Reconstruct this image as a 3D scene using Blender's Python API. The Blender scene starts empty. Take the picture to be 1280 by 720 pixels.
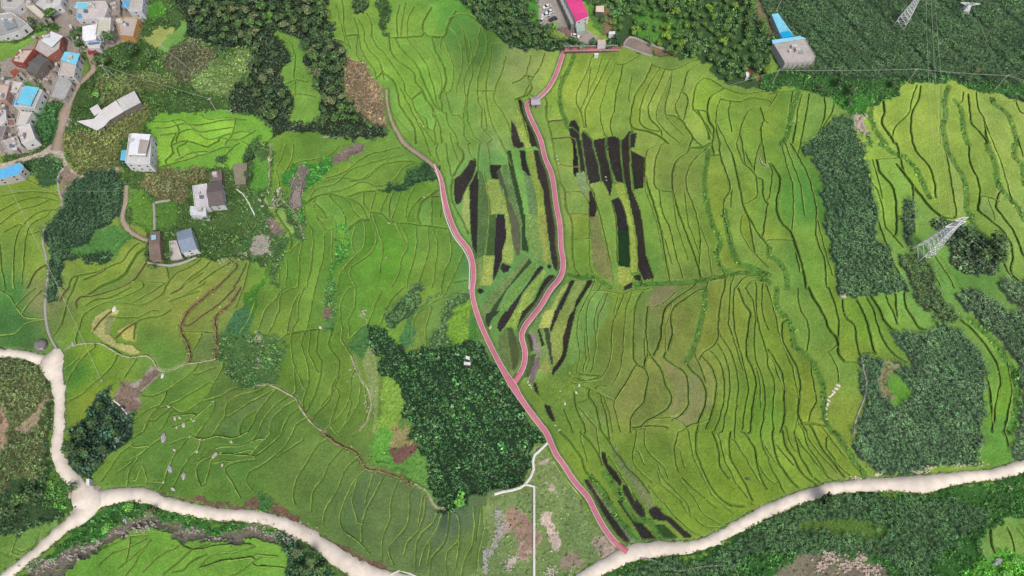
import bpy, math, random
import numpy as np
R = math.radians
SC = bpy.context.scene
COL = SC.collection

# ------------------------------------------------------------------ camera
F_PX, TILT, CAM_H = 853.0, R(25.0), 250.0       # drone camera, 24 mm equivalent
cd = bpy.data.cameras.new('camera'); cam = bpy.data.objects.new('camera', cd); COL.objects.link(cam)
cd.sensor_width = 36.0; cd.lens = 36.0 * F_PX / 1280.0; cd.clip_start = 1.0; cd.clip_end = 9000.0
cam.location = (0, 0, CAM_H); cam.rotation_euler = (TILT, 0, 0)
SC.camera = cam
# ------------------------------------------------------------------ light
SUN_EL, SUN_AZ = R(58), R(158)                  # veiled high sun, from behind the camera and to its right
w = bpy.data.worlds.new('World'); SC.world = w; w.use_nodes = True
nt = w.node_tree; bg = nt.nodes['Background']
sky = nt.nodes.new('ShaderNodeTexSky'); sky.sky_type = 'NISHITA'; sky.sun_disc = False
sky.sun_elevation = SUN_EL; sky.sun_rotation = SUN_AZ; sky.air_density = 0.7; sky.dust_density = 5.0; sky.ozone_density = 1.0
nt.links.new(sky.outputs[0], bg.inputs[0]); bg.inputs[1].default_value = 0.15
sl = bpy.data.lights.new('sun', 'SUN'); so = bpy.data.objects.new('sun', sl); COL.objects.link(so)
sl.energy = 2.1; sl.angle = R(14); sl.color = (1.0, 0.95, 0.88)
so.rotation_euler = (math.pi/2 - SUN_EL, 0, -SUN_AZ + math.pi)   # light travels away from the sun azimuth
so.location = (0, 0, 400)
SC.view_settings.view_transform = 'Standard'; SC.view_settings.look = 'None'
SC.view_settings.exposure = 0.57; SC.view_settings.gamma = 1.0
SC.render.engine = 'CYCLES'
KA = 0.50                                       # photograph value -> base colour

# ------------------------------------------------------------------ land form
def hsm(x, y):
    x = np.asarray(x, float); y = np.asarray(y, float)
    xc = np.clip(x, -700, 700); yc = np.clip(y, -500, 900)
    h = 0.095*np.sqrt((xc-12)**2 + 35**2) - 3.0
    h = h + 0.02*(yc-100) + 1.8*np.sin(xc/31.0+yc/70.0) + 1.5*np.sin(yc/44.0-xc/90.0+1.0)
    return h
ct, st = math.cos(TILT), math.sin(TILT)
def ray(px, py):
    px = np.asarray(px, float); py = np.asarray(py, float)
    a = px-640.0; b = 360.0-py
    return a, b*ct + F_PX*st, b*st - F_PX*ct
def on_plane(px, py, z):
    a, b, c = ray(px, py); t = (z-CAM_H)/c
    return a*t, b*t
def unp(px, py, dz=0.0):
    a, b, c = ray(px, py)
    z = np.zeros_like(a)
    for _ in range(14):
        t = (z+dz-CAM_H)/c; z = 0.4*z + 0.6*hsm(a*t, b*t)
    t = (z+dz-CAM_H)/c
    return a*t, b*t
def proj(x, y, z):
    X = x; Z = z-CAM_H
    u = y*ct + Z*st; d = y*st - Z*ct
    return 640 + F_PX*X/d, 360 - F_PX*u/d
def lin(c):
    c = np.asarray(c, float)/255.0
    return np.where(c <= 0.04045, c/12.92, ((c+0.055)/1.055)**2.4)
def alb(c, k=1.0): return tuple((lin(c)*KA*k).tolist())

def parse(txt, ox=0, oy=0, s=4.0):
    out = []
    for ln in txt.strip().split('\n'):
        ln = ln.strip()
        if not ln: continue
        t = ln.split(' ')
        col = None; i = 1
        if t[1].startswith('#'):
            col = tuple(int(v) for v in t[1][1:].split(',')); i = 2
        P = np.array([[float(v) for v in q.split(',')] for q in t[i:] if q])
        P = P/s + np.array([ox, oy])
        out.append((t[0], col, P))
    return out
LINES = []; ZONES = []
def seg_dist(q, S):
    a = S[:, :2]; d = S[:, 2:4]-a; t = np.clip(((q-a)*d).sum(1)/np.maximum((d*d).sum(1), 1e-9), 0, 1); p = a+d*t[:, None]
    r = np.hypot(*(p-q).T); k = r.argmin(); return r[k], p[k], k
def L(ox, oy, txt, s=4.0):
    new = parse(txt, ox, oy, s)
    if s < 4.0 and LINES:                       # a second, coarser survey: leave out what the first already has
        S = np.vstack([np.hstack([P[:-1], P[1:]]) for _, _, P in LINES]); out = []
        for t, c, P in new:
            Q = [P[:1]]
            for a, b in zip(P[:-1], P[1:]): k = max(1, int(np.hypot(*(b-a))/4)); Q.append(a+(b-a)*(np.arange(1, k+1)/k)[:, None])
            Q = np.vstack(Q); ok_ = [seg_dist(q, S)[0] > 2.6 for q in Q]; best = []; cur = []
            for q, o_ in zip(Q, ok_):
                if o_: cur.append(q)
                else: cur = []
                if len(cur) > len(best): best = list(cur)
            if len(best) >= 4 and np.hypot(*(best[-1]-best[0])) > 14: out.append((t, c, np.array(best)[::2] if len(best) > 7 else np.array(best)))
        new = out
    LINES.extend(new)
def Z(ox, oy, txt, s=4.0): ZONES.extend(parse(txt, ox, oy, s))
# ------------------------------------------------------------------ survey of the place: bunds between the terraces
L(320,0,'''
d 430,0 440,60 440,130 455,200 475,245
d 490,90 510,150 520,220 530,260 560,310 590,350 600,390
d 510,100 540,150 545,210 570,260 610,300 630,350 640,400
D 640,370 680,400 700,440 710,480 720,530 750,580 790,640 800,720
d 555,70 580,130 580,180 600,230 640,270 670,310 710,370 740,420 750,470 780,500 800,560 850,600 860,650
D 665,180 670,240 690,290 740,330 790,370 800,420 830,450 850,500 880,540 890,590
D 700,200 730,250 780,300 810,340 830,390 850,440 880,500 900,540 950,570
d 750,190 790,240 830,290 860,340 870,390
b 800,190 840,230 880,270 900,320 920,370 930,450 915,500
d 720,30 705,100 710,190
b 750,20 735,90 725,190
b 790,40 760,110 760,190
d 690,195 760,190 830,185
D 880,40 840,110 835,160 870,185
D 880,185 930,190 950,170 965,120 1000,60
b 960,100 1010,80 1060,80 1100,100 1135,125
b 1010,110 1050,160 1070,230 1080,300 1050,370 1040,430 1050,500 1040,560
b 975,140 1010,190 1030,260 1030,350 1010,420 1000,470
b 940,210 970,280 990,350 985,420 970,460
D 880,190 900,260 940,340 950,420 920,480 930,520
d 1135,125 1115,180 1110,250 1085,310 1085,370 1065,440 1055,520 1060,600 1090,680 1130,720
d 1135,140 1155,200 1150,270 1130,320 1110,400 1110,500 1130,560 1130,640 1180,700
d 1180,220 1175,290 1160,370 1150,450 1160,540 1180,620 1220,700
b 1180,220 1240,215
d 1250,280 1230,360 1200,430 1190,500 1230,560 1260,620 1280,680
b 1110,455 1180,455
d 950,560 960,620 1000,680 1010,720
d 900,580 920,640 930,720
d 820,590 850,640 890,660 900,720
d 640,360 600,395
d 780,500 830,460
d 1010,580 1040,620 1040,680 1070,720
d 870,390 890,440 905,520 930,560
d 1150,450 1130,465
d 380,200 430,210 465,235
d 470,180 520,180
b 880,540 900,600 890,660
''')
L(640,0,'''
d 95,280 80,340 60,390 0,420
d 165,270 140,340 100,400 70,460
d 60,380 110,390
G 310,275 285,340 250,410 238,460 242,540 265,600 280,640
d 400,285 370,370 330,450 320,510 345,570 360,640
b 450,290 430,360 400,430 360,510 340,560
d 490,290 450,380 430,420 390,500 365,560 370,640
d 555,320 540,400 520,470 510,560 490,620 500,680
b 515,320 500,370 480,400 460,480 440,550 450,640 470,690
D 700,320 665,400 620,470 600,540 590,610 600,650
b 640,275 560,320 515,320
d 740,340 700,400 660,480 640,550 640,620 680,650 730,660
d 760,360 730,430 700,490 680,540 690,600 740,650
b 800,360 770,440 730,530 720,590 740,630 790,680 830,710
b 700,325 790,350 850,330 900,305 950,300
b 950,310 880,360 860,430 830,500 815,550 850,610
b 800,360 790,440 770,510 765,570 800,620 860,680
d 960,390 920,430 905,500 905,550 950,600 980,640 1000,680
D 1050,450 990,490 975,560 990,620 1010,650 1000,720
b 1000,400 1060,440 1160,470 1280,452
b 1040,500 1020,560 1020,640 1035,720
b 1280,530 1190,550 1150,620 1130,700 1120,720
b 1240,540 1260,600 1280,620
b 1040,500 1130,510 1190,490 1280,500
D 930,560 970,640 985,700
b 900,555 970,560 985,600
b 770,580 830,590 870,640 910,700
D 170,530 175,600 190,650 205,720
n 180,610 240,605
n 200,695 290,690
D 620,650 700,665 760,700 780,720
b 860,680 830,720
D 80,400 100,440 70,480 40,490
b 10,490 30,540 70,620 90,720
D 130,500 165,490 175,530
''')
L(960,0,'''
b 50,460 30,500 0,540
G 150,460 125,540 105,620 90,680 60,720
d 205,470 195,540 180,620 160,720
d 170,470 145,560 140,620 120,720
d 280,490 285,560 270,620 245,680
d 330,500 320,560 290,610 260,660
d 340,580 300,620 260,680 240,720
d 110,620 150,615
G 520,500 510,580 530,640 570,700 590,720
D 570,500 580,560 565,620 600,670 630,720
d 740,430 715,500 700,570 650,620 620,660 620,690
D 760,435 750,500 720,560 710,640 720,720
G 900,430 880,500 885,580 870,640 890,720
G 930,500 960,540 970,600 980,660 1000,720
D 1000,470 1010,560 1020,620 1060,660 1100,720
d 1040,460 1050,540 1080,600 1085,660
d 975,460 970,510
G 1120,490 1130,520 1180,550 1220,620 1245,720
b 1150,500 1220,510 1280,480
d 1240,510 1260,560 1280,570
b 860,430 860,720
d 0,470 150,450
''')
L(0,180,'''
b 120,170 200,210 290,240
b 0,262 120,240 220,240 300,260
b 0,335 100,285 200,265 290,285
b 300,325 200,340 120,400 80,480 70,600 70,720
b 240,360 160,400 130,480 120,600 110,700
b 0,400 100,330 180,310
n 140,720 180,640 230,605
d 0,500 10,620 30,720
d 345,720 360,670 430,650 490,640 560,610 620,590 650,540 700,500
n 420,680 480,655 530,630
D 490,720 560,690 620,660 660,600 690,550 740,520
n 600,720 660,690 700,650 730,600
d 910,720 960,670 1030,620 1055,590
d 1000,700 1080,640 1150,600
n 1100,710 1160,650 1190,610 1130,570
n 1170,720 1210,660 1235,600
d 830,720 880,650 950,620 1010,580
b 880,85 970,45 1050,40
b 950,20 1000,60 1050,45 1130,20
d 900,60 890,20 930,0
d 830,90 870,50 860,10
d 1130,60 1180,10 1200,0
b 1240,0 1280,20
d 300,640 310,720
''')
L(0,0,'''
b 740,600 830,610 900,600 980,630 1100,610 1180,600
b 770,640 850,640 930,620 1000,660 1100,650 1180,640
b 800,680 880,670 960,650 1040,700 1130,680 1200,660
d 860,600 900,650 880,700
d 1000,570 1050,600 1130,590 1230,600
b 1100,690 1200,700 1280,650
b 1180,620 1160,680 1130,720
''')
L(0,360,'''
n 300,70 330,20 345,0
d 370,0 340,60 325,120 310,180 270,240
n 385,100 380,70 400,45 460,40 540,20 600,0
d 430,90 480,60 560,50 640,10 660,0
b 720,0 620,50 540,75 470,100 420,140 400,200 380,260
d 860,110 810,140 740,150 690,165 680,180 675,260
N 1085,0 1020,50 950,110 915,170 905,210 935,270 955,330 945,375
n 1180,0 1100,80 1010,140 940,190
N 1205,0 1150,80 1080,150 1085,240 1080,350
d 945,220 1080,225
n 860,30 920,0
d 850,70 930,40 1000,20
W 290,320 360,290 420,275 500,275 540,290 600,330 660,345 740,340 780,370 800,410 860,410 930,380 1000,370 1080,355
b 325,500 380,400 430,340 480,300
b 590,350 560,400 520,440 470,480 400,540 320,570
b 690,360 660,400 630,450
b 300,430 330,490
b 80,90 130,40 180,0
b 110,130 160,60 215,10
b 0,10 60,50 80,90 110,130 150,150 230,150
b 0,240 80,230 130,180 220,160
b 60,50 80,0
b 700,530 760,540 840,510 900,470 960,430 1000,380
b 840,590 900,620 950,610 1040,540 1080,470 1120,400
b 640,700 700,640 760,600 800,590 840,530
b 720,720 760,640 800,600
b 860,700 960,660 1030,600 1080,570 1060,640 1000,720
b 1090,700 1130,640 1140,580 1200,540 1280,520
b 1040,560 1110,540 1160,510 1280,490
d 1200,720 1220,660 1280,620
d 1240,720 1280,660
b 850,640 820,700 800,720
b 1280,60 1240,170 1200,230 1190,300
D 1120,380 1160,330 1210,290 1280,230
n 580,250 640,200 680,175
n 470,210 520,150 570,110
''')
L(320,180,'''
b 150,0 130,70 105,130 120,190
b 190,0 180,80 150,140
W 80,0 65,100 70,180 50,280 80,320 130,300
b 270,230 340,180 430,150 500,100 560,60 640,40 720,20
b 270,280 300,230 400,200 450,150 540,110 640,80 740,60
b 330,190 420,170 520,180 600,130 680,70
d 470,190 560,170 620,110 740,90 800,95
b 350,250 440,230 540,190 600,215 680,190 750,110 810,100
b 230,90 300,80 370,60 420,10
d 310,260 370,250 450,270 480,260 540,240 600,240
d 290,290 330,330 350,360
d 370,260 400,300 430,330 450,380 450,420
b 420,260 470,290 480,320 520,370
d 450,270 500,290 540,330 560,380
d 540,250 540,300 570,340
b 600,250 580,310 570,380
b 660,250 640,300 620,345
d 690,240 670,290 670,380
b 730,230 710,290 690,350 670,390
b 790,220 760,290 750,370
d 840,260 790,310 760,370 760,400
D 910,230 870,260 830,290 810,360 820,400
n 830,265 920,265
d 880,300 880,400
d 570,345 630,350 670,390 700,395 760,400 840,410 920,420
D 570,380 530,380 480,410 460,430
b 240,300 250,370 280,430 290,490
b 290,300 300,360 340,430
b 310,370 340,400 360,440 390,425
b 250,400 240,470 220,560 220,640 210,720
b 290,490 280,560 280,600 255,720
b 345,450 340,560 320,640 300,720
b 385,430 380,560 390,640 360,720
b 145,560 160,600 150,720
b 100,560 120,640 115,720
b 100,560 170,540 240,470
b 540,390 550,450 540,520 490,570 430,640 410,720
b 570,370 600,440 600,500 560,560 470,630 500,720
b 720,400 750,450 760,520 730,570 720,640 690,700 680,720
b 800,420 805,500 790,580 760,680 755,720
b 860,430 865,520 850,590 820,680 810,720
b 890,440 910,510 900,600 890,690 880,720
b 930,370 960,420 975,500 975,570 940,650 930,720
b 1040,545 1000,640 975,695
d 975,695 1060,680
d 930,270 925,370 965,380
D 240,300 310,260 290,290
W 110,230 130,280 180,330 220,410 240,470
D 130,300 100,340 150,420 180,470 170,540
d 910,0 900,50 920,90
d 950,0 960,80 980,170
D 1000,0 1040,60 1010,120 985,165
d 1060,0 1070,60 1085,80
d 1120,0 1110,80 1110,140
b 1160,0 1170,100
D 1230,0 1260,60 1280,110
b 1140,140 1160,250 1170,350 1150,550
b 1240,230 1260,340 1280,420
D 985,175 975,240 990,310 1030,380 1060,450
''')
L(640,180,'''
D 215,170 260,230 270,320 300,400 300,520 310,620 330,650
n 275,242 340,240
n 300,350 380,355
n 310,480 380,475
b 205,0 215,80 235,160
n 235,105 310,115
d 340,240 380,290 385,400 390,620 440,670 490,720
b 665,70 680,30 740,10 760,0
b 665,70 665,220 690,300 720,390 740,480 760,590 780,690
d 740,20 715,90 710,200 735,235 800,240
b 735,240 750,340 790,430 820,560 860,680
D 680,220 710,310 745,440 765,560 790,690
D 890,0 880,40 820,90 800,160 805,240 830,340 860,420 890,500 920,580 945,670
b 980,20 920,70 880,130 870,220 910,320 930,400 940,500 935,620 950,670
G 980,40 960,180 970,280 1000,400 1040,490 1020,560 1050,620 1090,640
b 1040,0 1040,60 1090,220 1060,280 1060,360 1090,480
G 1060,330 1090,500 1130,590 1200,620 1280,655
D 1100,60 1130,190 1150,290 1160,330 1200,400 1240,470
d 1120,0 1150,90 1210,150 1225,220 1220,270 1170,300
d 1240,0 1215,80 1210,140
W 1235,70 1250,110 1280,110
d 1220,170 1250,180 1255,270 1280,300
b 1150,360 1140,420 1160,480 1210,550 1250,590 1280,620
d 1275,310 1250,470
D 1240,460 1280,520
d 1030,500 1030,580 1060,640
G 280,650 340,665 420,670 490,715
G 620,700 760,695 880,690 950,680 1060,660 1180,640 1280,690
b 970,720 980,690 1080,665
b 1090,720 1110,660
b 1120,720 1160,670 1240,660
b 1170,720 1200,685 1280,695
d 995,60 1040,55
D 890,20 960,15 985,0
b 380,200 430,330 460,450 490,590
d 500,300 520,400 525,590
''')
L(960,180,'''
D 10,100 60,180 40,300 60,390 110,440 140,520 170,620 190,720
b 70,20 100,140 120,200 125,330 115,440
b 110,0 160,80 200,160 220,230 240,330 240,470 280,580 290,720
d 460,0 490,160 540,230 570,330 580,410 620,460 670,520
D 540,80 560,150 610,200 635,270 640,420 630,460
d 540,80 600,75
d 560,500 620,600 690,720
D 640,100 700,180 760,260 820,330 880,370 930,370
G 560,0 620,40 680,70 740,140 800,270
D 720,0 750,60 800,110 830,200 835,270
G 880,0 920,80 970,160 990,240 990,320 1020,380
D 1005,0 1010,90 1050,180 1060,260 1050,330 1110,380 1170,430 1210,490 1225,560 1215,640 1270,700
G 1090,0 1130,90 1150,200 1200,260 1250,320 1280,380
D 1160,240 1140,310 1180,370 1230,440 1270,540 1280,560
d 1060,260 1120,270 1160,290
G 1230,0 1230,60 1270,110 1280,200
d 0,100 20,130 15,200 0,280
b 0,480 80,480
G 0,550 60,600 90,660 90,720
D 725,280 720,340 730,440
b 780,590 830,660 860,720
b 800,570 880,700
b 830,560 900,660 930,720
b 860,560 960,700
G 1000,360 1060,450 1100,470
b 640,0 660,80
b 880,0 940,360
D 1180,600 1230,680 1280,710
''')
L(320,360,'''
b 140,0 110,50 50,110 20,200 0,260
b 200,0 130,30 120,100 90,180 60,240
b 245,0 200,60 180,120 165,190 150,240 100,270
b 245,0 215,70 210,160 180,220 180,310 195,420 200,520
b 300,0 280,100 265,180 240,240 230,290 260,380 265,480 240,550
d 315,210 305,320 330,370 320,460 290,550 260,610
d 385,210 365,290 410,350 420,400 400,490 340,580 300,640
b 470,0 430,60 425,140 435,220 430,260 480,340
W 480,340 530,460 570,520 580,590 560,660 520,720
b 500,0 495,100 465,160 470,260
b 630,20 600,80 580,140 555,190
b 740,0 680,60 650,120 625,180
b 480,450 470,550 430,630 360,700
b 525,460 520,560 480,640 420,720
d 390,480 370,560 310,620
b 960,0 940,40 860,90 800,140 785,200 780,290
b 880,100 850,200 855,300
D 160,230 240,215 315,205
W 0,490 60,480 110,500 200,550 240,620 300,690 350,720
b 60,490 0,520
b 110,500 60,560 0,640
b 160,545 100,590 40,660 20,720
b 200,565 140,600 90,650 70,720
b 235,590 170,640 130,720
b 260,650 200,690 190,720
b 540,190 470,260
D 100,280 105,380 90,480
''')
L(640,360,'''
b 400,0 350,100 330,160 325,250 340,330 320,420
b 440,0 390,60 370,150 375,250 385,350 370,410 330,440
b 470,20 430,90 410,180 420,280 400,400 390,430
b 560,30 530,110 500,190 495,330 470,410 440,450 370,465
b 600,20 570,100 560,200 550,340 530,430 490,490 430,490
b 390,15 480,20 560,30 600,15 660,10 700,0
D 660,10 620,80 610,180 610,360 660,400 680,450 665,530 660,570 600,640 590,720
D 680,90 670,200 680,320 665,360
b 820,20 750,80 690,100
D 900,0 840,40 770,100 750,180 740,270 710,330
D 940,10 860,60 795,120 800,230 780,300 760,340
G 960,0 960,90 940,170 925,240 900,310 870,370
d 1060,0 1040,80 1030,180 1030,240 1010,290 960,320 940,350
b 610,400 560,490 510,570 520,640 540,720
D 700,350 740,400 770,490 800,550 770,610 720,640 680,660
D 760,350 830,400 870,430 880,500 880,590 850,630 800,660
D 870,370 900,420 950,460 970,540 960,600 930,670 925,720
d 920,350 950,420 965,470
D 950,340 990,390 1020,460 1015,550 1000,620 970,700
d 985,310 1030,360 1055,430 1060,540 1040,640 1010,720
d 1020,270 1060,340 1085,430 1085,540 1060,660 1050,720
d 1040,240 1080,300 1110,370 1130,480 1120,600 1110,720
d 1110,0 1105,80 1110,200 1140,320 1160,400 1180,500 1160,620 1150,720
D 1130,0 1160,80 1190,120 1180,200 1170,330 1200,400 1220,480 1200,600 1190,720
d 1165,0 1200,60 1215,150 1210,250 1215,350 1250,450 1265,560 1255,640
d 1220,0 1220,120 1240,220 1280,350
d 1250,0 1250,120 1280,210
D 260,610 290,680 300,720
D 310,520 320,600 360,680 370,720
D 380,530 420,600 440,700
d 450,570 470,640 480,720
D 330,430 440,440 370,465 310,450
b 700,655 800,650 870,690
b 840,720 900,680 940,675
b 300,470 400,510 500,560
d 1260,640 1240,720
D 620,700 700,690 780,700
''')
L(960,360,'''
G 40,0 40,90 90,150 120,220 130,290 185,330 230,390 260,450 275,520 280,600 280,660 320,720
D 75,170 70,250 100,320 140,390 160,470 155,560 150,640 180,700
D 0,310 40,370 75,450 80,560 80,650 60,720
d 0,400 30,470 25,570 20,640 25,720
d 215,410 230,500 240,570 210,620 200,680
d 150,0 155,90 190,160 205,210 195,310
D 200,0 230,60 280,140 300,200 345,260 350,330 380,370
d 300,0 330,80 350,170 345,250
b 310,330 330,370 350,410 350,470
D 370,60 380,140 430,190 440,280 455,330
D 430,45 470,110 500,200 520,290 530,330
D 490,40 530,120 550,200 590,290 640,340 690,370
D 510,40 550,100 580,170 620,215
D 580,20 600,80 630,140 640,180
d 630,10 640,150
D 680,0 680,80 710,140 750,200 780,210
d 150,640 130,720
b 300,320 345,290
d 380,370 460,375
d 455,330 530,325
D 950,150 1040,230 1110,320 1150,400 1160,480 1140,560 1130,660 1115,720
b 1150,400 1195,390
G 1000,150 1120,260 1190,360 1230,440 1240,560 1230,640 1200,720
D 160,680 230,680 290,690
''')
L(0,540,'''
b 640,50 700,10 720,0
b 510,250 560,180 610,110 670,60
b 640,150 700,120 760,70 830,20
b 640,280 660,180 700,130
b 680,240 690,200 720,160 740,240 735,280
b 800,290 830,240 850,180 890,100 950,30
b 870,280 900,220 950,130 990,100 1010,50
b 1010,270 990,220 1000,160 1050,130 1090,110
b 1030,260 1060,150
b 1100,110 1160,110 1280,120
b 1110,70 1200,70 1280,40
b 1210,330 1170,260 1130,180 1200,150 1280,140
b 1280,180 1250,200 1240,260 1280,300
b 950,10 1010,40 1080,20 1170,30 1240,0
b 860,60 940,30
b 740,240 830,250
b 500,670 560,610 640,580 740,530
b 630,720 680,660 720,590 760,540
b 720,700 800,620 900,570
d 820,710 900,650 960,590 1050,560
d 900,550 940,580 980,590
b 1000,680 1060,620 1200,600 1280,570
d 870,700 920,690 960,650 1040,610
b 1280,640 1200,700 1150,720
b 660,540 650,590
b 60,600 90,520
b 0,600 60,620
b 200,500 190,540
''')
L(320,540,'''
b 80,0 0,90
b 140,0 80,60 0,120
b 190,0 150,70 60,150 0,185
b 370,30 310,70 260,150 210,230 190,310 200,360
b 430,90 370,160 340,230 290,300 280,400
b 510,130 450,190 410,290 350,390 340,460
b 550,190 500,240 450,340 425,420 430,480 520,550 570,610
b 640,220 600,300 550,400 530,480 530,550
b 710,250 680,340 670,450 640,510 630,640
b 800,270 770,310 770,400 750,480 680,560 670,610 690,660
b 850,330 840,420 810,500 760,550 740,620
b 910,390 890,450 810,540 800,690
b 940,390 900,500 850,570 820,670
d 970,400 960,490 940,560 880,630 870,710
b 990,400 1010,410 1020,530 960,600 950,640 960,720
b 1090,370 1095,470 1080,570 1040,650 1030,720
b 1130,370 1135,480 1110,600 1100,720
N 330,0 380,40 440,75 500,100 550,180 600,190 700,220 790,265
W 790,265 840,290 900,380 940,385
b 420,20 400,0
b 480,20 520,0
b 0,670 100,670 180,690
b 0,610 110,620
''')
L(640,540,'''
D 240,0 300,60 350,140 370,200 440,260 500,350
D 340,0 400,60 430,110 450,160
b 620,0 610,80 600,140 640,200 700,250
b 730,180 760,240 820,300 880,370 890,420
D 920,0 920,100 960,200 980,250 1030,320 1080,360 1160,370
D 1000,0 1030,80 1040,170 1080,230
D 1090,0 1085,80 1100,150 1150,230 1200,340
D 1160,0 1210,80 1230,190 1270,280
d 1240,0 1250,70 1280,130
b 680,270 730,330 760,360 820,430 900,500 940,520
d 830,0 810,100 830,200
D 450,0 480,40 540,130 590,190 650,250 680,300
G 390,220 470,330 530,430 600,510 650,560
G 460,200 520,290 560,350 620,440 680,440 720,500 760,550
G 550,340 540,300
d 850,230 900,280 960,330 1020,380
b 900,420 960,470 1040,480
''')
L(960,540,'''
d 0,150 40,230 90,320
D 20,0 30,90 60,170 120,250 170,300
D 75,0 80,60 120,120 170,210 250,270
D 130,0 160,120 220,220 270,260
d 175,0 200,80 260,160 300,230 340,250
D 230,0 260,70 330,160 380,230
d 290,30 290,80 330,140
G 330,0 380,70 430,150 470,200 480,240
d 1110,490 1110,550 1130,610
d 1190,480 1215,530 1225,600
d 1240,480 1280,530
''')
L(640,0,'''
s 300,640 345,680 350,740
s 352,655 400,700 405,740
s 472,690 478,740
s 545,700 545,740
s 590,670 620,668
''')
L(640,180,'''
s 318,-20 335,80 340,140
s 348,-20 355,40 368,130 375,200
s 402,-20 415,50 435,110 445,190
s 467,-20 472,50 492,120 503,190 520,200
s 541,-20 548,90 562,200
s 588,-20 590,60 598,150 606,235
''')
L(640,360,'''
b 515,365 530,430 560,490 600,540
b 545,365 580,420 620,490 660,520
b 590,360 600,420 640,480 690,510
b 620,320 620,380 660,440 710,490 740,500
d 650,330 650,380 690,430 740,480 770,495
b 680,335 690,380 720,430 770,480
d 700,340 720,390 760,440 800,480
b 730,330 740,380 780,430 830,480
b 755,350 770,400 810,440 850,475
b 790,370 820,410 860,450
b 250,300 260,340 300,360
b 310,310 300,350 310,400 330,440
b 330,340 330,400 380,450 400,500
b 360,450 370,490 420,530 440,570
b 400,360 420,410 430,450
b 420,480 450,520 480,570 520,590
b 440,350 450,420 480,480 500,520 560,570
b 370,460 400,500 430,540 450,590
b 240,0 230,40 215,70 210,140
b 190,60 180,120 185,180 170,220
b 270,0 255,60 245,130 250,180 230,220
b 335,60 330,140 335,220
b 395,60 380,110 390,170
d 520,0 515,60 520,120
d 545,0 540,90 560,150 580,220 575,300
b 565,0 570,80 600,160 620,240 620,300
b 610,20 620,100 650,180 680,260 685,330
b 640,10 660,80 670,130 700,200 715,270 705,330
b 1085,95 1150,160 1190,240 1200,330 1190,420
b 1240,200 1250,260 1230,350 1240,420
b 130,300 170,370 190,440
b 160,290 210,350 220,420
b 240,420 280,480 310,540
b 200,250 240,300 250,360
''',2.0)
L(640,0,'''
b 125,160 118,220 130,290
b 180,170 165,230 170,290
b 200,150 190,220 185,290 220,330
b 300,190 290,250 310,330
b 330,190 310,240 320,300 350,340
b 410,200 440,250 430,300
b 450,230 470,200 480,170
b 500,190 490,260 500,330
b 520,250 510,310 540,370
d 560,210 540,280 550,340
b 590,270 570,330 580,400 570,450
b 640,260 620,330 630,390
d 700,240 690,300
b 600,500 610,440 580,380
b 560,480 590,540 600,600
b 470,480 460,540 490,620 500,690
b 430,480 440,560 470,640
b 400,480 410,560 440,650
b 350,480 370,560 400,660
b 520,400 550,460 545,520
b 650,480 700,530 700,600 720,680
b 740,460 760,540 780,620 800,690
b 690,380 720,460 730,540
d 940,240 930,300 960,330
b 1000,220 990,290 1010,360
b 1080,220 1080,300 1090,380 1080,450
d 1120,300 1150,380 1160,450
d 1170,260 1190,330 1220,400 1240,470
b 1230,250 1260,330 1280,400
b 1190,500 1220,580 1250,640
b 900,400 920,470 930,540 960,610
b 880,440 900,520 930,600 960,680
''',2.0)
L(0,0,'''
b 840,10 860,90 850,170
b 900,60 890,130 920,200 960,250
d 1000,220 1030,280 1060,340 1080,400
b 960,260 1000,310 1040,350
d 1080,100 1070,160 1110,220 1130,290
b 1000,60 990,130 1010,180
b 1110,50 1100,120 1140,170
d 1160,90 1170,160 1150,230
b 1190,140 1180,200 1200,260
d 1090,240 1120,300 1130,360 1150,420
d 1150,290 1180,340 1200,400
b 1210,270 1220,340 1250,400
d 1050,310 1080,350 1100,390
d 380,330 430,300 500,320 560,290 600,310
d 400,380 460,350 520,370 600,330 650,330
b 400,420 470,400 540,380
b 780,420 840,400 900,410 960,380 1010,370
b 800,560 830,540 860,600 850,660
b 900,540 880,600 890,660
b 940,560 960,620 950,680
b 1000,500 990,560 1020,620
b 1060,500 1050,560 1080,620 1090,680
b 0,500 60,480 120,500
b 10,580 50,560 110,560
b 30,640 70,590 120,570
d 705,90 730,110 740,150 735,180
b 715,210 740,200 770,205
b 720,240 750,235 790,245
b 740,200 738,240
''',2.0)
L(0,360,'''
b 420,260 480,220 540,200 560,210
b 380,310 450,280 520,240 560,210
b 560,330 620,290 680,260
b 540,350 570,300 600,270
b 560,390 640,340 700,300 740,290
b 560,420 640,400 720,360 760,330
b 530,440 560,430 620,440 650,420
b 620,500 625,450 700,420 760,380
b 440,320 520,310 560,320
b 330,350 390,330 430,300
b 330,400 390,390 440,350
b 300,460 340,430 400,430
b 260,480 300,430 330,420
b 460,440 500,400 530,370
b 500,470 500,430 540,400
b 700,150 690,210
b 735,140 740,200 760,250
b 780,100 770,160 800,220 790,290
d 830,200 850,270 830,330
b 870,220 880,290 860,350 840,370
b 910,230 920,300 900,370
b 905,450 880,530 900,600 910,640
b 935,460 910,550
b 1060,510 1050,580 1030,650
b 1090,550 1080,620 1070,690
b 1160,560 1150,640 1140,700
b 1200,550 1190,640
b 260,650 330,620 380,620
b 300,700 360,650 430,640 470,620
d 400,700 460,660 560,640 640,640
b 500,700 560,680 660,670 720,680
b 20,640 60,660 90,640
b 0,680 40,665 70,670
''',2.0)
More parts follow.
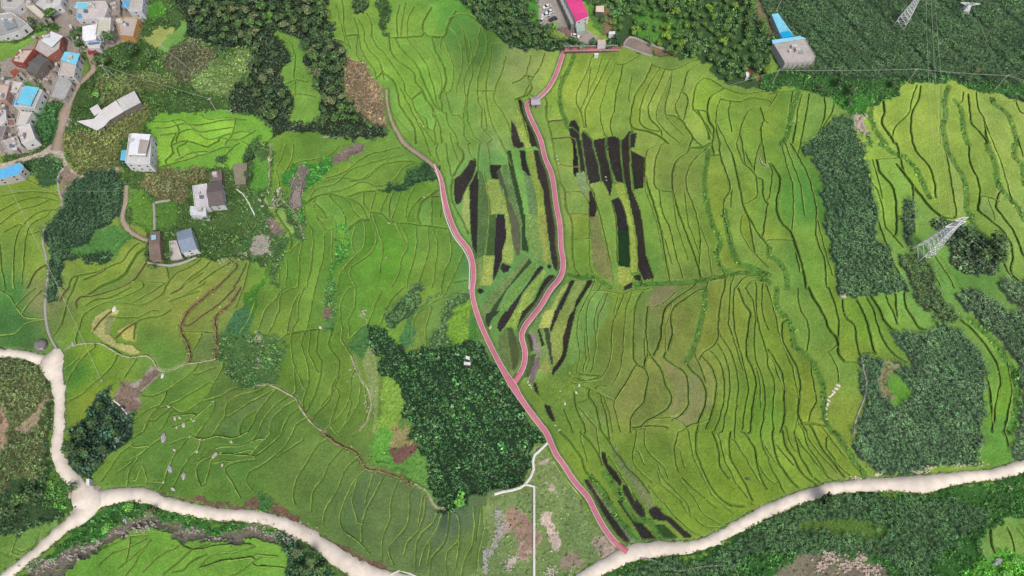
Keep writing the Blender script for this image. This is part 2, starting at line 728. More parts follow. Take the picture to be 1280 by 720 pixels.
# ------------------------------------------------------------------ survey: patches of land
Z(0,0,'''
S 190,0 235,0 236,40 262,60 312,75 340,170 335,260 350,300 340,345 310,330 262,322 250,325 205,333 188,330 185,300 160,280 152,265 158,235 150,207 140,213 100,222 78,182 84,150 86,120 100,105 112,95 118,80 112,62 125,60 175,52 178,35 184,20 185,0
S 0,-15 190,-15 190,50 130,62 112,65 96,112 88,125 82,150 76,172 68,188 0,205
C #158,150,140 0,-15 52,-15 82,-15 90,-15 188,-15 184,10 176,22 172,50 150,54 128,64 116,62 112,66 100,62 104,80 100,98 92,112 84,128 60,128 56,112 44,100 30,98 10,96 0,98
C #158,150,140 -15,98 30,98 44,104 58,118 46,138 42,158 54,182 40,190 -15,196
S -15,47 4,47 25,40 38,33 50,30 58,22 72,26 74,36 60,42 45,48 20,62 -15,66
S 93,38 101,38 105,60 112,66 104,70 96,58
G #82,134,56 33,100 42,102 56,108 54,112 34,106
S #60,95,50 29,203 50,196 65,197 78,210 74,222 72,232 45,225 30,220
F 232,-15 400,-15 406,16 416,32 417,54 430,60 434,70 430,100 432,130 452,150 475,160 485,168 478,174 415,172 375,165 345,170 338,176 320,172 300,165 316,155 335,155 330,148 300,140 288,138 290,115 300,105 312,75 290,62 270,62 252,52 238,48 234,25
J 270,77 310,62 314,75 300,100 283,120 258,115 238,104 265,84
H #92,98,66 207,75 237,52 265,70 267,83 235,104 212,92
H #108,116,64 78,180 82,165 120,164 175,132 195,133 180,150 170,165 152,175 150,205 140,212 100,220 90,205 85,195
H #98,112,62 115,110 130,95 160,100 150,112 170,90 220,100 200,115 165,112 130,130
P #118,172,40 178,152 190,146 260,140 290,140 335,155 338,180 325,192 300,208 270,212 235,212 200,214 192,190 190,165
P #150,160,62 179,52 195,37 213,35 217,40 198,60
P #105,150,50 198,63 217,40 233,25 234,45 218,60 205,69
G 183,12 200,5 203,20 190,22
P #120,160,50 -15,60 25,52 58,38 58,45 35,58 20,70 -15,85
K #52,92,50 40,125 75,135 80,140 75,165 65,180 52,182 45,160 40,150
H #105,108,66 178,235 190,215 215,212 245,212 262,212 258,228 240,228 232,248 200,254
G #80,135,45 160,240 172,235 185,252 190,262 190,290 175,290 162,275
G #70,125,45 195,256 215,252 222,275 210,285 194,286
P #100,148,42 344,0 344,0 333,38 338,33 360,45 370,43 380,50 382,75 392,105 402,133 405,150 395,152 365,151 365,125 352,100 347,92 360,77 357,60 345,47
H #135,118,90 435,70 445,78 460,90 475,108 480,113 485,150 480,160 460,153 445,143 435,125 432,100
K #58,80,45 438,-15 460,-15 460,8 450,17 443,22 440,12
S 470,-15 487,-15 485,45 478,48 474,25
F #45,72,38 560,-15 668,-15 670,25 690,42 705,52 760,50 775,58 700,64 640,64 632,58 620,45 600,30 585,15 570,0
O #60,92,48 730,-15 945,-15 950,15 965,40 962,80 955,100 1000,112 960,113 930,110 905,103 890,90 880,78 850,72 825,72 790,62 772,52 760,48 745,20
K #58,84,54 935,-20 1300,-20 1300,118 1240,115 1230,108 1190,103 1130,106 1118,120 1075,125 1055,118 1045,122 1030,118 1000,112 975,108 965,60
S #60,105,45 955,95 1000,92 1060,98 1120,100 1180,98 1240,103 1300,104 1300,118 1240,118 1210,108 1180,104 1130,105 1118,120 1100,128 1080,132 1068,125 1050,122 1030,120 1000,113 960,113
S #65,125,45 1043,122 1075,122 1098,120 1085,130 1082,150 1085,180 1072,160 1068,150 1060,140
G #74,140,50 800,5 830,15 850,30 862,45 850,52 830,45 815,52 800,40 792,20
G #80,140,55 738,2 745,20 760,30 762,45 752,44 742,30 735,15
R #130,115,90 752,15 762,14 764,40 760,48 755,40
R #190,175,160 1068,145 1080,145 1085,170 1075,165
R #150,110,85 930,85 945,88 950,98 935,97
R #135,120,95 935,-15 945,-5 965,35 958,40 945,15
C #165,160,150 668,-15 700,-15 722,32 736,40 752,52 735,57 715,50 700,42 690,32 676,32
R #140,115,110 700,38 710,33 722,42 728,50 712,50
D #140,130,120 779,56 787,46 815,57 815,70
R #135,115,85 813,60 835,62 850,66 832,70
''',1.0)
Z(0,180,'''
C #190,178,162 0,100 100,72 200,42 270,-10 312,-10 322,60 350,120 400,160 470,140 590,117 600,145 450,150 400,170 350,165 300,75 265,62 210,65 110,88 0,135
R #148,128,118 300,130 350,125 390,165 360,210 355,250 320,260 300,210
K #50,76,50 370,190 450,150 560,140 610,160 630,210 630,260 610,330 590,380 540,410 450,480 370,520 400,570 330,580 312,640 305,720 250,720 240,600 215,500 215,440 250,380 315,300 325,250
G #74,134,58 370,520 450,480 560,410 620,420 650,460 620,520 560,585 540,540 470,560 400,560
S #45,75,42 400,560 500,530 545,550 550,585 470,598 415,590
K #50,76,50 250,700 300,700 290,760 262,820 245,800
''')
Z(320,180,'''
S #70,105,50 -30,0 80,0 65,100 70,180 50,280 80,320 110,420 150,480 180,470 160,540 100,560 105,720 80,720 60,600 0,560 -80,520 -40,300
G #80,150,50 0,90 50,90 55,200 0,230
L #165,160,150 -5,480 60,460 80,500 30,550 -10,560
R #130,118,110 60,370 110,380 130,440 90,470
S #75,110,55 100,560 170,540 150,500 200,470 240,470 230,400 180,330 130,250 100,230 110,300 150,400
P #115,150,50 90,330 120,310 170,400 180,460 150,460
S #60,125,45 120,190 150,140 220,95 330,90 430,60 380,120 260,230 240,310 220,400 160,320 150,250
R #128,115,108 360,105 420,50 470,0 560,0 545,25 440,90 390,115
R #120,112,105 160,220 220,105 285,130 245,200 225,310 185,330 170,300
K #48,80,45 600,240 650,200 720,190 770,130 840,105 900,120 905,180 830,190 770,210 680,240 620,248
S #75,135,50 390,410 460,420 465,560 420,610 395,720 370,720 400,560
G #95,160,50 410,430 455,440 440,510 415,510
B 985,180 1030,140 1060,95 1090,75 1100,100 1090,150 1060,200 1040,280 1020,305 995,300 990,250
Y 1045,235 1062,220 1065,320 1075,440 1040,430 1030,360 1040,280
B 1065,210 1085,180 1110,140 1112,300 1107,440 1105,575 1085,560 1075,460 1070,350 1065,260
E 1112,130 1145,140 1170,260 1165,350 1165,480 1150,560 1110,575 1110,400
B 1170,105 1230,110 1205,180 1180,170
E #80,105,70 1205,150 1240,110 1280,240 1280,300 1250,280 1225,200
Y 1150,190 1210,180 1240,230 1250,300 1180,355 1160,270
B 1200,355 1240,345 1250,440 1250,520 1210,600 1190,685 1185,560 1200,480
N 1165,365 1195,360 1195,480 1185,560 1160,555
Y 1140,560 1190,560 1185,720 1120,720
Y #140,160,60 1240,490 1290,470 1290,590 1230,590
B 1235,600 1280,590 1270,645 1220,640
''')
Z(640,0,'''
B 280,640 290,610 315,603 335,640 342,720 300,720
B 352,660 372,665 400,700 405,740 345,740 345,680
B 408,702 470,692 475,740 405,740
B 476,690 510,683 540,700 545,740 476,740
B 545,705 565,688 585,658 622,668 612,740 548,740
B 28,498 45,500 70,540 100,600 125,670 140,740 92,740 65,640 45,570
B -5,600 20,640 50,740 10,740 -5,690
Y #150,175,60 0,590 20,620 60,740 95,740 62,650 30,540 12,495 4,500 25,590
G #70,145,50 90,0 110,0 130,20 120,90 90,100
''')
Z(640,180,'''
N #38,58,36 -5,90 20,150 50,300 60,420 68,545 50,540 45,420 20,280 -5,200
B 18,-5 55,-5 80,100 95,165 60,145 40,80
B 92,-5 145,-5 160,100 185,200 205,300 212,380 235,450 242,600 236,640 200,600 180,500 170,400 150,250 120,120
Y 62,-5 90,-5 120,120 150,260 165,400 185,530 192,620 150,590 140,480 130,350 110,200 95,120
E 60,160 100,170 120,280 130,400 148,590 100,560 72,440 50,250
B #36,34,34 305,-5 316,0 330,80 335,140 320,170 305,150
B 324,-5 348,0 358,60 365,180 370,200 340,140
B 352,-5 400,-5 432,110 440,190 400,200 385,205 372,130
B 408,-5 465,-5 488,120 500,190 500,200 490,265 470,220 447,180 432,90
B 470,-5 538,-5 545,90 558,200 520,190 495,120
B 546,-5 586,-5 588,150 600,240 635,320 655,420 670,560 710,670 660,682 630,620 625,480 600,350 580,260 563,190 552,90
B 592,35 662,70 660,150 655,222 612,230 600,140
B 385,240 400,225 415,260 422,340 412,370 385,365
B 495,285 540,265 570,360 582,430 527,432 512,350
N #30,60,35 527,432 582,430 590,560 590,620 530,610
B 605,660 640,655 650,690 615,680
B 560,715 600,685 600,720 560,735
E #120,150,95 320,150 360,140 385,190 380,260 360,270 330,220
Y 510,210 555,205 580,300 600,400 620,500 628,640 595,650 590,420 560,320 530,260
Y 530,620 590,620 600,690 560,712 530,690
W #118,130,70 390,370 430,360 450,450 490,590 510,700 440,660 400,600
Y #125,150,65 0,480 10,520 5,600 -20,640 -40,600
E #85,108,70 0,640 60,560 92,572 0,685
N #60,66,52 -20,700 0,685 60,620 92,585 100,600 0,730
E #95,120,70 -10,740 100,610 145,605 55,725
B #48,44,45 55,730 150,612 156,640 100,730
Y #140,160,65 100,730 160,640 185,650 140,730
B #42,40,42 140,730 185,660 228,660 240,690 200,730
B #42,40,42 278,730 298,685 312,690 300,730
B #42,40,42 362,730 380,692 404,685 390,730
''')
Z(640,360,'''
B #48,44,45 -30,110 60,-5 100,-5 20,122 -30,150
Y #135,158,65 -20,160 20,122 100,-5 140,-5 50,110 20,200
B #42,40,42 20,205 45,125 105,50 138,-5 190,-5 132,80 90,150 52,225
Y #140,155,85 125,180 180,110 245,40 262,-5 285,0 260,60 215,120 190,180
B #42,40,42 200,190 215,120 260,60 290,-5 305,-5 260,90 215,190 195,225
B #42,40,42 348,-5 385,-5 332,80 302,130 292,200 277,280 270,350 240,400 205,438 198,420 240,360 260,260 280,170 310,100
B 128,210 150,220 167,280 157,288
N #52,60,42 160,200 190,220 195,300 205,400 190,390 175,300
N #50,54,44 75,215 100,230 110,300 90,335 75,290
W #95,90,85 108,290 130,260 145,300 140,340 115,350
N #48,62,45 60,440 70,390 108,360 100,420 85,450
B #58,50,56 98,400 135,340 130,400 122,440 105,450
B 100,460 122,480 140,545 115,520
B 75,568 95,578 120,612 100,612
B 158,580 190,590 217,665 200,670 170,620
B 132,655 160,670 190,725 170,725
N #62,80,48 0,240 35,230 50,290 45,380 20,420 -20,400 -30,300
W #100,130,60 0,430 20,440 5,470
P #128,128,60 700,10 800,0 800,60 740,85 690,90
P #120,130,60 750,390 830,410 870,440 870,560 830,620 780,640 800,560 780,470
P #124,132,64 880,430 950,465 968,540 950,620 930,670 860,700 800,660 870,610 885,560
W #105,135,52 200,460 330,430 380,470 480,540 450,640 380,560 250,600 190,540
''')
Z(320,360,'''
K #62,92,54 640,180 700,70 760,10 820,-10 835,50 780,130 720,170 670,195
K #72,105,60 885,290 895,230 925,150 960,80 1040,30 1065,50 990,120 960,200 972,285
G #108,168,52 955,200 1000,130 1060,65 1085,90 1050,150 1072,275 980,285
G #66,128,64 720,255 740,200 780,130 860,80 950,10 960,20 860,95 800,140 785,200 780,290 700,300
S #80,126,58 350,10 410,-10 400,110 395,210 330,212
R #120,105,95 330,110 370,110 370,160 330,160
S #80,116,60 -20,240 100,275 105,380 92,480 0,490 -60,470 -120,380 -140,300 -60,300
L #160,165,140 5,250 45,260 30,370 5,400
G #70,128,60 465,290 560,190 570,330 500,360
W #116,146,76 560,300 595,280 610,430 615,560 600,730 585,730 590,600 560,470 530,370
G #112,166,60 640,480 700,455 745,560 710,690 600,740 625,620
L #150,145,90 690,680 740,680 760,730 690,730
W #70,130,50 1080,60 1110,250 1090,290 1060,270
''')
Z(0,0,'''
M 461,410 480,411 492,432 520,440 560,432 597,431 612,450 632,480 650,510 672,540 683,552 668,567 665,588 655,606 640,613 620,616 592,622 575,634 560,637 545,627 533,608 530,585 520,567 516,540 505,518 505,495 490,475 475,465 473,440 462,425
G #84,156,56 470,538 492,538 494,560 492,580 496,592 478,588 469,585
G #84,146,58 494,585 520,566 532,590 535,610 545,628 515,606 496,593
R #118,88,80 493,557 518,556 519,567 496,583
L #145,140,95 494,540 512,538 516,556 494,556
T #62,120,66 283,410 302,385 316,380 320,395 305,420 290,418
G #70,135,40 305,375 325,350 335,330 330,360 318,395
S #74,112,54 272,422 284,415 305,422 320,430 345,420 347,480 325,482 300,486 288,478 283,465 285,455 272,446
Q #110,138,78 604,624 640,616 662,606 667,570 681,562 700,590 725,625 745,655 775,690 735,735 598,735 607,680
L #165,150,135 606,670 652,638 664,645 668,700 650,696 648,672 640,660
R #150,128,112 640,640 655,637 665,650 665,695 655,695 650,670 640,668
L #172,168,150 683,608 692,608 693,616 684,616
L #165,160,140 672,577 683,577 682,585 674,584
L #195,180,165 677,645 685,644 700,670 699,688 690,688 682,670
L #170,155,140 735,682 752,672 775,688 782,694 760,703 740,692
R #150,135,120 700,698 715,690 722,700 708,710
S #55,85,45 -15,458 45,452 60,463 67,485 66,540 62,590 85,605 97,620 100,640 85,645 60,655 30,668 -15,685
H #90,104,60 -15,458 40,452 58,465 62,500 60,545 50,590 35,600 -15,608
L #165,150,125 22,540 40,515 58,500 50,520 38,540
L #165,140,120 -5,505 5,520 8,560 -5,565
P #100,140,42 -20,688 30,662 75,650 88,650 60,675 20,700 -20,732
F #42,68,44 83,575 92,535 107,520 117,500 135,487 140,500 160,520 162,545 150,560 135,575 122,590 110,600 100,597
S #70,115,45 62,590 70,590 90,612 97,630 90,645 75,645 60,625
S #58,108,42 112,648 125,638 160,626 185,627 215,638 250,650 270,657 310,657 330,662 360,674 380,692 405,708 425,735 60,735 30,725 70,690
V #118,114,102 25,730 50,708 80,692 105,678 125,672 140,662 165,652 185,650 215,655 245,662 275,668 305,662 330,666 350,674 372,680 380,692 360,690 340,684 315,676 290,676 265,679 235,673 212,669 185,667 160,676 140,688 118,698 95,708 70,722
P #100,150,38 70,735 90,712 110,698 135,686 160,672 185,665 215,669 265,677 315,675 345,682 365,700 375,735
R #112,90,76 195,612 230,625 262,624 292,632 318,625 335,622 352,630 372,645 400,667 425,678 455,693 480,705 500,720 490,722 455,708 420,690 385,660 355,652 320,641 280,636 240,632 210,622
S #60,105,48 320,622 335,620 345,635 330,645 318,640
F #48,80,44 345,672 362,668 385,690 405,708 425,735 365,735 358,700
C #150,145,135 143,500 152,482 168,479 178,474 190,458 201,463 201,468 185,483 173,495 178,505 160,519 142,501
R #128,114,102 143,500 150,495 152,482 162,480 165,488 178,474 191,459 200,463 200,467 185,482 172,494 177,505 160,518
K #60,88,58 1044,149 1065,151 1073,166 1074,182 1080,200 1084,222 1092,245 1096,270 1098,292 1110,322 1122,345 1132,360 1110,364 1062,370 1048,369 1042,345 1036,315 1032,285 1030,255 1024,230 1016,205 1008,186
K #62,86,58 1126,251 1139,251 1141,268 1139,305 1130,306 1127,285
K #64,88,52 1122,312 1145,312 1155,330 1168,350 1172,378 1182,385 1198,400 1188,405 1172,402 1165,410 1165,398 1145,385 1140,362 1130,340
F #62,86,52 1170,275 1200,280 1232,297 1250,297 1254,328 1242,342 1210,344 1190,330 1184,310
K #64,92,62 1077,447 1092,445 1110,452 1120,450 1135,457 1138,450 1115,420 1120,412 1145,414 1168,412 1175,402 1185,408 1200,420 1218,440 1228,460 1232,485 1228,520 1225,540 1225,575 1200,577 1170,582 1145,590 1125,594 1100,593 1080,580 1066,567 1070,535 1073,517 1082,500 1080,480 1076,462
L #150,148,110 1105,460 1118,452 1128,458 1125,468 1112,475 1118,495 1112,505 1103,490
P #90,145,35 1112,472 1125,470 1136,478 1130,502 1115,510 1108,500 1118,495
K #66,90,62 1192,365 1210,362 1240,375 1260,387 1300,400 1300,590 1262,578 1265,545 1274,520 1275,490 1270,465 1258,437 1240,415 1213,392 1195,380
K #66,90,62 1250,350 1300,365 1300,395 1280,385 1262,372
P #92,142,42 1224,577 1232,540 1238,520 1270,520 1264,545 1262,575
S #55,102,40 728,735 790,702 860,692 900,680 960,650 1020,624 1090,614 1168,617 1177,606 1230,603 1300,588 1300,735
K #52,82,48 980,640 1010,628 1060,620 1100,618 1160,622 1200,625 1235,640 1225,660 1190,680 1170,700 1150,720 1120,715 1080,690 1060,690 1000,690 960,690 940,700 880,725 780,725 800,705 850,700 905,690 940,670
G #75,120,45 1000,655 1060,650 1110,660 1100,670 1050,668 1000,668
V #122,118,102 972,735 990,697 1010,690 1035,688 1060,695 1085,703 1105,715 1115,735
P #105,145,48 1222,695 1225,676 1235,661 1256,660 1265,652 1300,655 1300,700 1260,692 1235,698
S #80,150,45 1220,700 1260,692 1300,698 1300,735 1215,735
''',1.0)
Z(0,0,'''
P #98,145,52 562,215 578,200 600,190 640,189.5 676,190 700,300 704,335 680,375 660,400 648,460 628,445 598,380 594,330 570,280 560,250 555,215
P #104,142,52 690,348 745,352 760,380 730,440 690,468 650,470 650,420 665,390
''',1.0)
Z(560,190,'''
B 220,90 265,68 282,90 275,180 240,270 200,340 160,420 130,510 100,530 72,525 55,380 60,280 130,230 200,140
B 290,190 303,200 300,400 298,730 222,730 215,400 212,340 245,290
Y #158,176,78 190,370 208,360 220,730 150,730 140,600 160,450
E #88,122,68 305,190 340,210 380,290 385,400 430,600 410,730 300,730
B 425,130 540,135 520,180 480,200 500,260 495,285 440,270 420,200
N #88,92,70 480,200 520,180 545,250 600,420 600,480 640,530 700,700 710,740 615,740 600,620 580,460 520,320 500,260
Y #152,176,66 385,320 410,290 500,290 530,400 580,500 610,740 570,740 560,640 520,600 430,640 425,560 390,430
E #90,125,68 545,130 590,130 640,300 700,500 700,560 740,740 710,740 640,540 600,430 560,260
N #50,74,40 595,-10 630,-10 650,120 690,300 740,500 770,740 745,740 700,540 640,300 600,100
B 715,-10 770,-10 780,90 825,240 800,240 740,180
E #95,130,70 760,210 830,260 880,400 890,740 820,740 800,480
Y #146,172,56 780,-10 850,-10 900,280 945,380 960,560 990,740 900,740 885,450 850,300 820,200
B 855,-10 930,-10 960,60 1000,220 1040,440 1060,740 990,740 960,520 950,380 900,270
''',8.0)
Z(560,270,'''
Y #158,176,78 148,0 220,0 222,165 180,130 148,60
B 228,-10 298,-10 290,300 285,435 262,420 245,320 230,180
E #88,122,68 300,-10 415,-10 400,200 370,330 360,400 290,430
N #70,92,54 425,-10 480,-10 465,400 380,400 400,250
B #48,45,46 485,-10 565,-10 585,220 550,320 540,440 500,560 450,660 462,400 470,240
Y #152,176,66 575,-10 600,-10 640,260 665,430 630,490 540,460 545,350 580,250
N #95,98,74 610,-10 690,-10 730,200 720,390 690,400 650,300
N #50,74,40 745,-10 770,-10 775,150 810,370 740,345 738,160
E #108,146,66 790,-10 890,-10 920,250 960,400 960,490 880,450 820,370 775,200
Y #150,170,64 900,-10 975,-10 995,200 1000,300 1020,440 1000,490 960,480 950,340 915,220
B 980,-10 1055,-10 1085,100 1090,300 1120,500 1105,575 1060,530 1030,420 1015,280 990,120
Y #158,180,72 360,400 462,405 440,660 430,700 320,700 350,560
E #125,150,82 270,440 335,440 340,560 310,720 270,720
B 515,530 545,475 630,510 600,560 560,575
''',8.0)
Z(600,310,'''
E #106,130,74 0,640 50,540 330,230 470,90 495,105 380,260 160,540 40,710 0,720
N #64,82,50 495,105 520,150 420,260 270,420 200,560 120,725 50,725 150,560 380,260
E #98,140,62 520,160 590,170 560,220 400,420 220,700 140,725 220,560 430,270
B #52,47,50 605,178 635,205 520,340 430,450 380,560 290,725 215,725 300,590 450,400 560,230
Y #148,178,66 640,225 665,250 600,350 560,440 520,540 440,620 400,725 300,725 400,560 440,460 560,310
B 690,275 740,272 780,310 740,350 680,390 620,500 560,600 500,725 410,725 430,630 540,530 600,400 640,320
E #98,138,64 870,340 850,400 760,520 640,725 560,725 640,560 760,400
W #148,166,84 880,350 870,400 800,500 740,640 720,725 640,725 740,540 820,400
B 905,325 950,325 900,430 840,560 770,725 720,725 780,580 860,430
W #124,150,70 955,330 1060,330 960,520 930,620 880,725 780,725 850,560 910,430
B 1075,330 1135,335 1060,440 1000,540 960,600 935,725 885,725 940,620 960,530 1020,440
B 670,180 690,160 712,190 700,215 675,205
B -10,400 50,440 0,465 -30,440
''',8.0)
Z(600,390,'''
N #60,72,50 60,20 110,0 200,-10 170,30 110,80 90,150 65,140 55,90
B #52,47,50 250,-10 340,-10 300,60 240,160 200,200 170,160 180,110
Y #144,176,62 340,-10 420,-10 400,60 380,140 360,200 330,160 260,150 300,70
B 420,-10 520,-10 470,80 400,210 365,190 380,120 400,60
E #96,122,64 190,240 265,160 290,330 330,600 240,520 190,430 180,330
N #78,90,58 270,165 320,160 345,230 400,290 430,360 420,450 370,560 330,610 300,400 285,280
E #102,138,68 570,10 650,-10 600,80 560,160 510,130
W #158,172,88 650,-10 745,-10 720,80 690,170 590,160 620,70
B 750,-10 800,-10 760,80 710,210 695,180 715,120
W #122,148,66 800,-10 930,-10 880,70 860,160 830,260 830,420 790,500 740,590 720,520 700,330 715,210
B 925,-10 950,0 932,80 905,210 888,300 862,440 825,510 722,640 712,590 785,490 825,420 830,250 865,140 880,70
B 570,180 592,172 648,335 615,348 598,260
N #58,68,48 640,165 685,165 700,230 720,420 735,540 710,520 680,380 650,260
N #62,68,54 440,220 480,205 520,260 535,390 490,410 470,330
W #128,120,108 500,200 560,240 580,330 620,400 590,450 540,380 520,270
N #78,92,62 480,440 560,420 540,520 490,650 440,660 460,540
W #110,100,102 560,470 600,450 590,560 550,640 540,720 490,700 510,600
Y #148,160,66 670,420 690,480 720,600 640,640 590,600 620,500
''',8.0)
Z(640,540,'''
B 445,100 465,105 480,160 520,200 550,250 540,272 500,230 470,180 450,140
B 550,265 580,270 610,320 650,370 672,432 640,430 600,380 560,310
B 525,345 545,335 570,370 590,420 640,450 680,490 732,542 700,553 650,540 610,470 570,410 540,370
B 355,235 380,240 430,320 500,420 560,500 607,572 590,577 520,510 460,420 400,320
N #46,66,40 440,290 500,360 540,430 600,500 652,556 620,560 560,490 500,410
W #112,128,84 375,215 430,280 490,370 560,480 632,565 606,570 500,415 430,320 385,240
B 680,390 720,370 760,410 800,430 850,480 907,526 860,531 820,490 770,445 710,440 690,420
N #52,78,40 700,460 760,460 832,532 760,541
W #112,132,84 480,50 510,60 550,130 600,180 660,260 700,340 710,370 680,390 640,330 580,240 540,180
''')
Z(50,300,'''
W #160,166,92 235,330 290,295 340,300 320,340 295,400 330,440 400,450 430,480 400,490 340,470 270,430 220,390 225,350
W #168,170,92 330,390 410,345 412,430 370,432
W #128,140,76 300,320 320,320 300,400 280,410 275,360
''',3.413)
L(50,300,'''
b 580,225 640,180 700,140 730,95
b 620,240 700,190 760,130 810,95
b 330,330 420,330 480,300 540,310 600,290
b 360,270 440,280 520,240 560,190
b 440,180 540,185 580,150
d 230,140 300,130 350,100
b 500,330 560,260 640,230
b 450,240 520,200 600,150
b 130,680 200,640 260,580 330,540
b 470,60 540,110 560,190
b 100,560 180,500 260,450
d 290,300 260,360 230,390
b 650,480 700,400 750,390
d 820,60 780,110 760,130
b 900,90 880,180 850,260 830,300
b 880,350 830,460 790,540
''',3.413)
# hue of the rice as it ripens across the valley (x, y, r, g, b)
CTRL = np.array([
 (430,40,112,150,42),(520,40,116,158,44),(560,20,88,145,40),(600,60,78,118,32),(520,110,112,158,40),(560,140,104,148,44),(620,120,125,155,48),
 (650,85,128,148,56),(700,100,130,160,44),(760,120,124,156,42),(830,120,118,145,46),(880,130,122,158,40),(940,140,112,146,38),(1020,130,112,150,48),
 (1110,140,140,172,56),(1180,150,142,172,58),(1250,150,142,170,60),(1100,230,128,168,46),(1200,230,130,162,52),(1270,260,138,168,60),(1150,360,98,145,42),
 (30,260,120,148,38),(40,330,122,152,42),(15,370,70,128,42),(20,410,62,108,36),(45,375,120,128,62),(120,350,112,142,38),(200,360,118,138,42),(240,400,112,128,36),
 (270,370,116,132,40),(180,340,118,142,42),(120,440,110,145,30),(90,470,72,122,30),(110,500,118,145,30),(260,440,95,125,40),(200,450,90,130,34),(350,200,112,150,34),
 (400,205,96,135,34),(450,220,108,148,38),(480,235,100,140,36),(420,270,90,135,36),(500,260,92,136,34),(560,260,86,130,34),(480,320,92,145,32),(440,380,90,138,34),
 (350,340,88,132,34),(380,450,88,128,30),(430,470,96,128,34),(340,390,98,130,36),(300,500,84,112,34),(240,500,90,130,34),(200,580,82,122,34),(300,570,78,118,34),
 (380,600,86,118,38),(450,640,82,110,42),(520,670,84,108,44),(580,690,84,112,40),(560,650,74,100,52),(540,360,98,136,34),(560,390,100,136,40),(600,340,86,138,44),
 (700,250,118,148,48),(720,330,108,145,38),(620,210,110,145,60),(760,380,108,138,36),(800,330,98,140,38),(840,230,112,136,44),(860,300,116,148,38),(920,260,112,142,36),
 (820,260,112,150,38),(960,320,112,140,36),(1000,250,80,135,38),(1000,330,98,140,36),(780,420,106,126,40),(840,400,112,126,44),(780,500,112,128,48),(700,510,100,132,38),
 (850,470,118,134,50),(900,420,112,134,38),(960,430,110,140,34),(1000,480,112,138,32),(950,520,100,140,30),(870,380,108,130,40),(1020,400,104,138,34),(1080,400,104,146,34),
 (1060,460,110,142,36),(1050,530,126,145,32),(1000,560,112,144,32),(900,570,108,142,32),(820,600,98,130,34),(760,570,102,134,34),(720,590,108,140,34),(860,640,106,140,32),
 (920,620,112,144,30),(1050,580,118,146,36),(1230,500,104,150,36),(1215,420,112,150,42),(1200,350,96,142,40),(160,700,98,148,36),(300,700,92,142,34)],float)
# ------------------------------------------------------------------ helpers
rnd = random.Random(7); nrg = np.random.default_rng(11)
def smooth(P, closed=False, step=1.6):
    """Catmull-Rom through world points."""
    P = np.asarray(P, float); n = len(P)
    if n < 3 and not closed: return P
    out = []
    rng = range(n if closed else n-1)
    for i in rng:
        if closed: a, b, c, d = P[(i-1) % n], P[i], P[(i+1) % n], P[(i+2) % n]
        else: a, b, c, d = P[max(i-1, 0)], P[i], P[i+1], P[min(i+2, n-1)]
        k = max(1, int(np.hypot(*(c-b)[:2])/step))
        t = (np.arange(k)/k)[:, None]
        out.append(0.5*((2*b)+(-a+c)*t+(2*a-5*b+4*c-d)*t*t+(-a+3*b-3*c+d)*t**3))
    if not closed: out.append(P[-1:])
    return np.vstack(out)
def uw(P, dz=0.0):
    x, y = unp(P[:, 0], P[:, 1], dz); return np.stack([x, y], 1)

MATS = {}
def material(name, color=None, rough=0.85, scale=1.2, amp=0.25, attr=False, metal=0.0, bump=0.0, spec=0.25, big=0.12):
    if name in MATS: return MATS[name]
    m = bpy.data.materials.new(name); m.use_nodes = True; N = m.node_tree.nodes; K = m.node_tree.links
    b = N['Principled BSDF']; b.inputs['Roughness'].default_value = rough; b.inputs['Metallic'].default_value = metal
    b.inputs['Specular IOR Level'].default_value = spec
    geo = N.new('ShaderNodeNewGeometry')
    n1 = N.new('ShaderNodeTexNoise'); n1.inputs['Scale'].default_value = scale; n1.inputs['Detail'].default_value = 5; n1.inputs['Roughness'].default_value = .65
    n2 = N.new('ShaderNodeTexNoise'); n2.inputs['Scale'].default_value = 0.09; n2.inputs['Detail'].default_value = 4
    K.new(geo.outputs['Position'], n1.inputs['Vector']); K.new(geo.outputs['Position'], n2.inputs['Vector'])
    def mr(src, a):
        r = N.new('ShaderNodeMapRange'); r.inputs[1].default_value = .3; r.inputs[2].default_value = .7
        r.inputs[3].default_value = 1-a; r.inputs[4].default_value = 1+a; K.new(src, r.inputs[0]); return r.outputs[0]
    mul = N.new('ShaderNodeMath'); mul.operation = 'MULTIPLY'
    K.new(mr(n1.outputs['Fac'], amp), mul.inputs[0]); K.new(mr(n2.outputs['Fac'], big), mul.inputs[1])
    vm = N.new('ShaderNodeVectorMath'); vm.operation = 'SCALE'; K.new(mul.outputs[0], vm.inputs['Scale'])
    if attr:
        a = N.new('ShaderNodeAttribute'); a.attribute_name = 'Col'; K.new(a.outputs['Color'], vm.inputs[0])
    else:
        vm.inputs[0].default_value = alb(color)
    K.new(vm.outputs[0], b.inputs['Base Color'])
    if bump:
        bp = N.new('ShaderNodeBump'); bp.inputs['Strength'].default_value = bump; bp.inputs['Distance'].default_value = .3
        K.new(n1.outputs['Fac'], bp.inputs['Height']); K.new(bp.outputs[0], b.inputs['Normal'])
    MATS[name] = m; return m
def paint(c, rough=.75, **k):
    return material('paint_%d_%d_%d' % tuple(c), c, rough, scale=k.pop('scale', .8), amp=k.pop('amp', .1), **k)

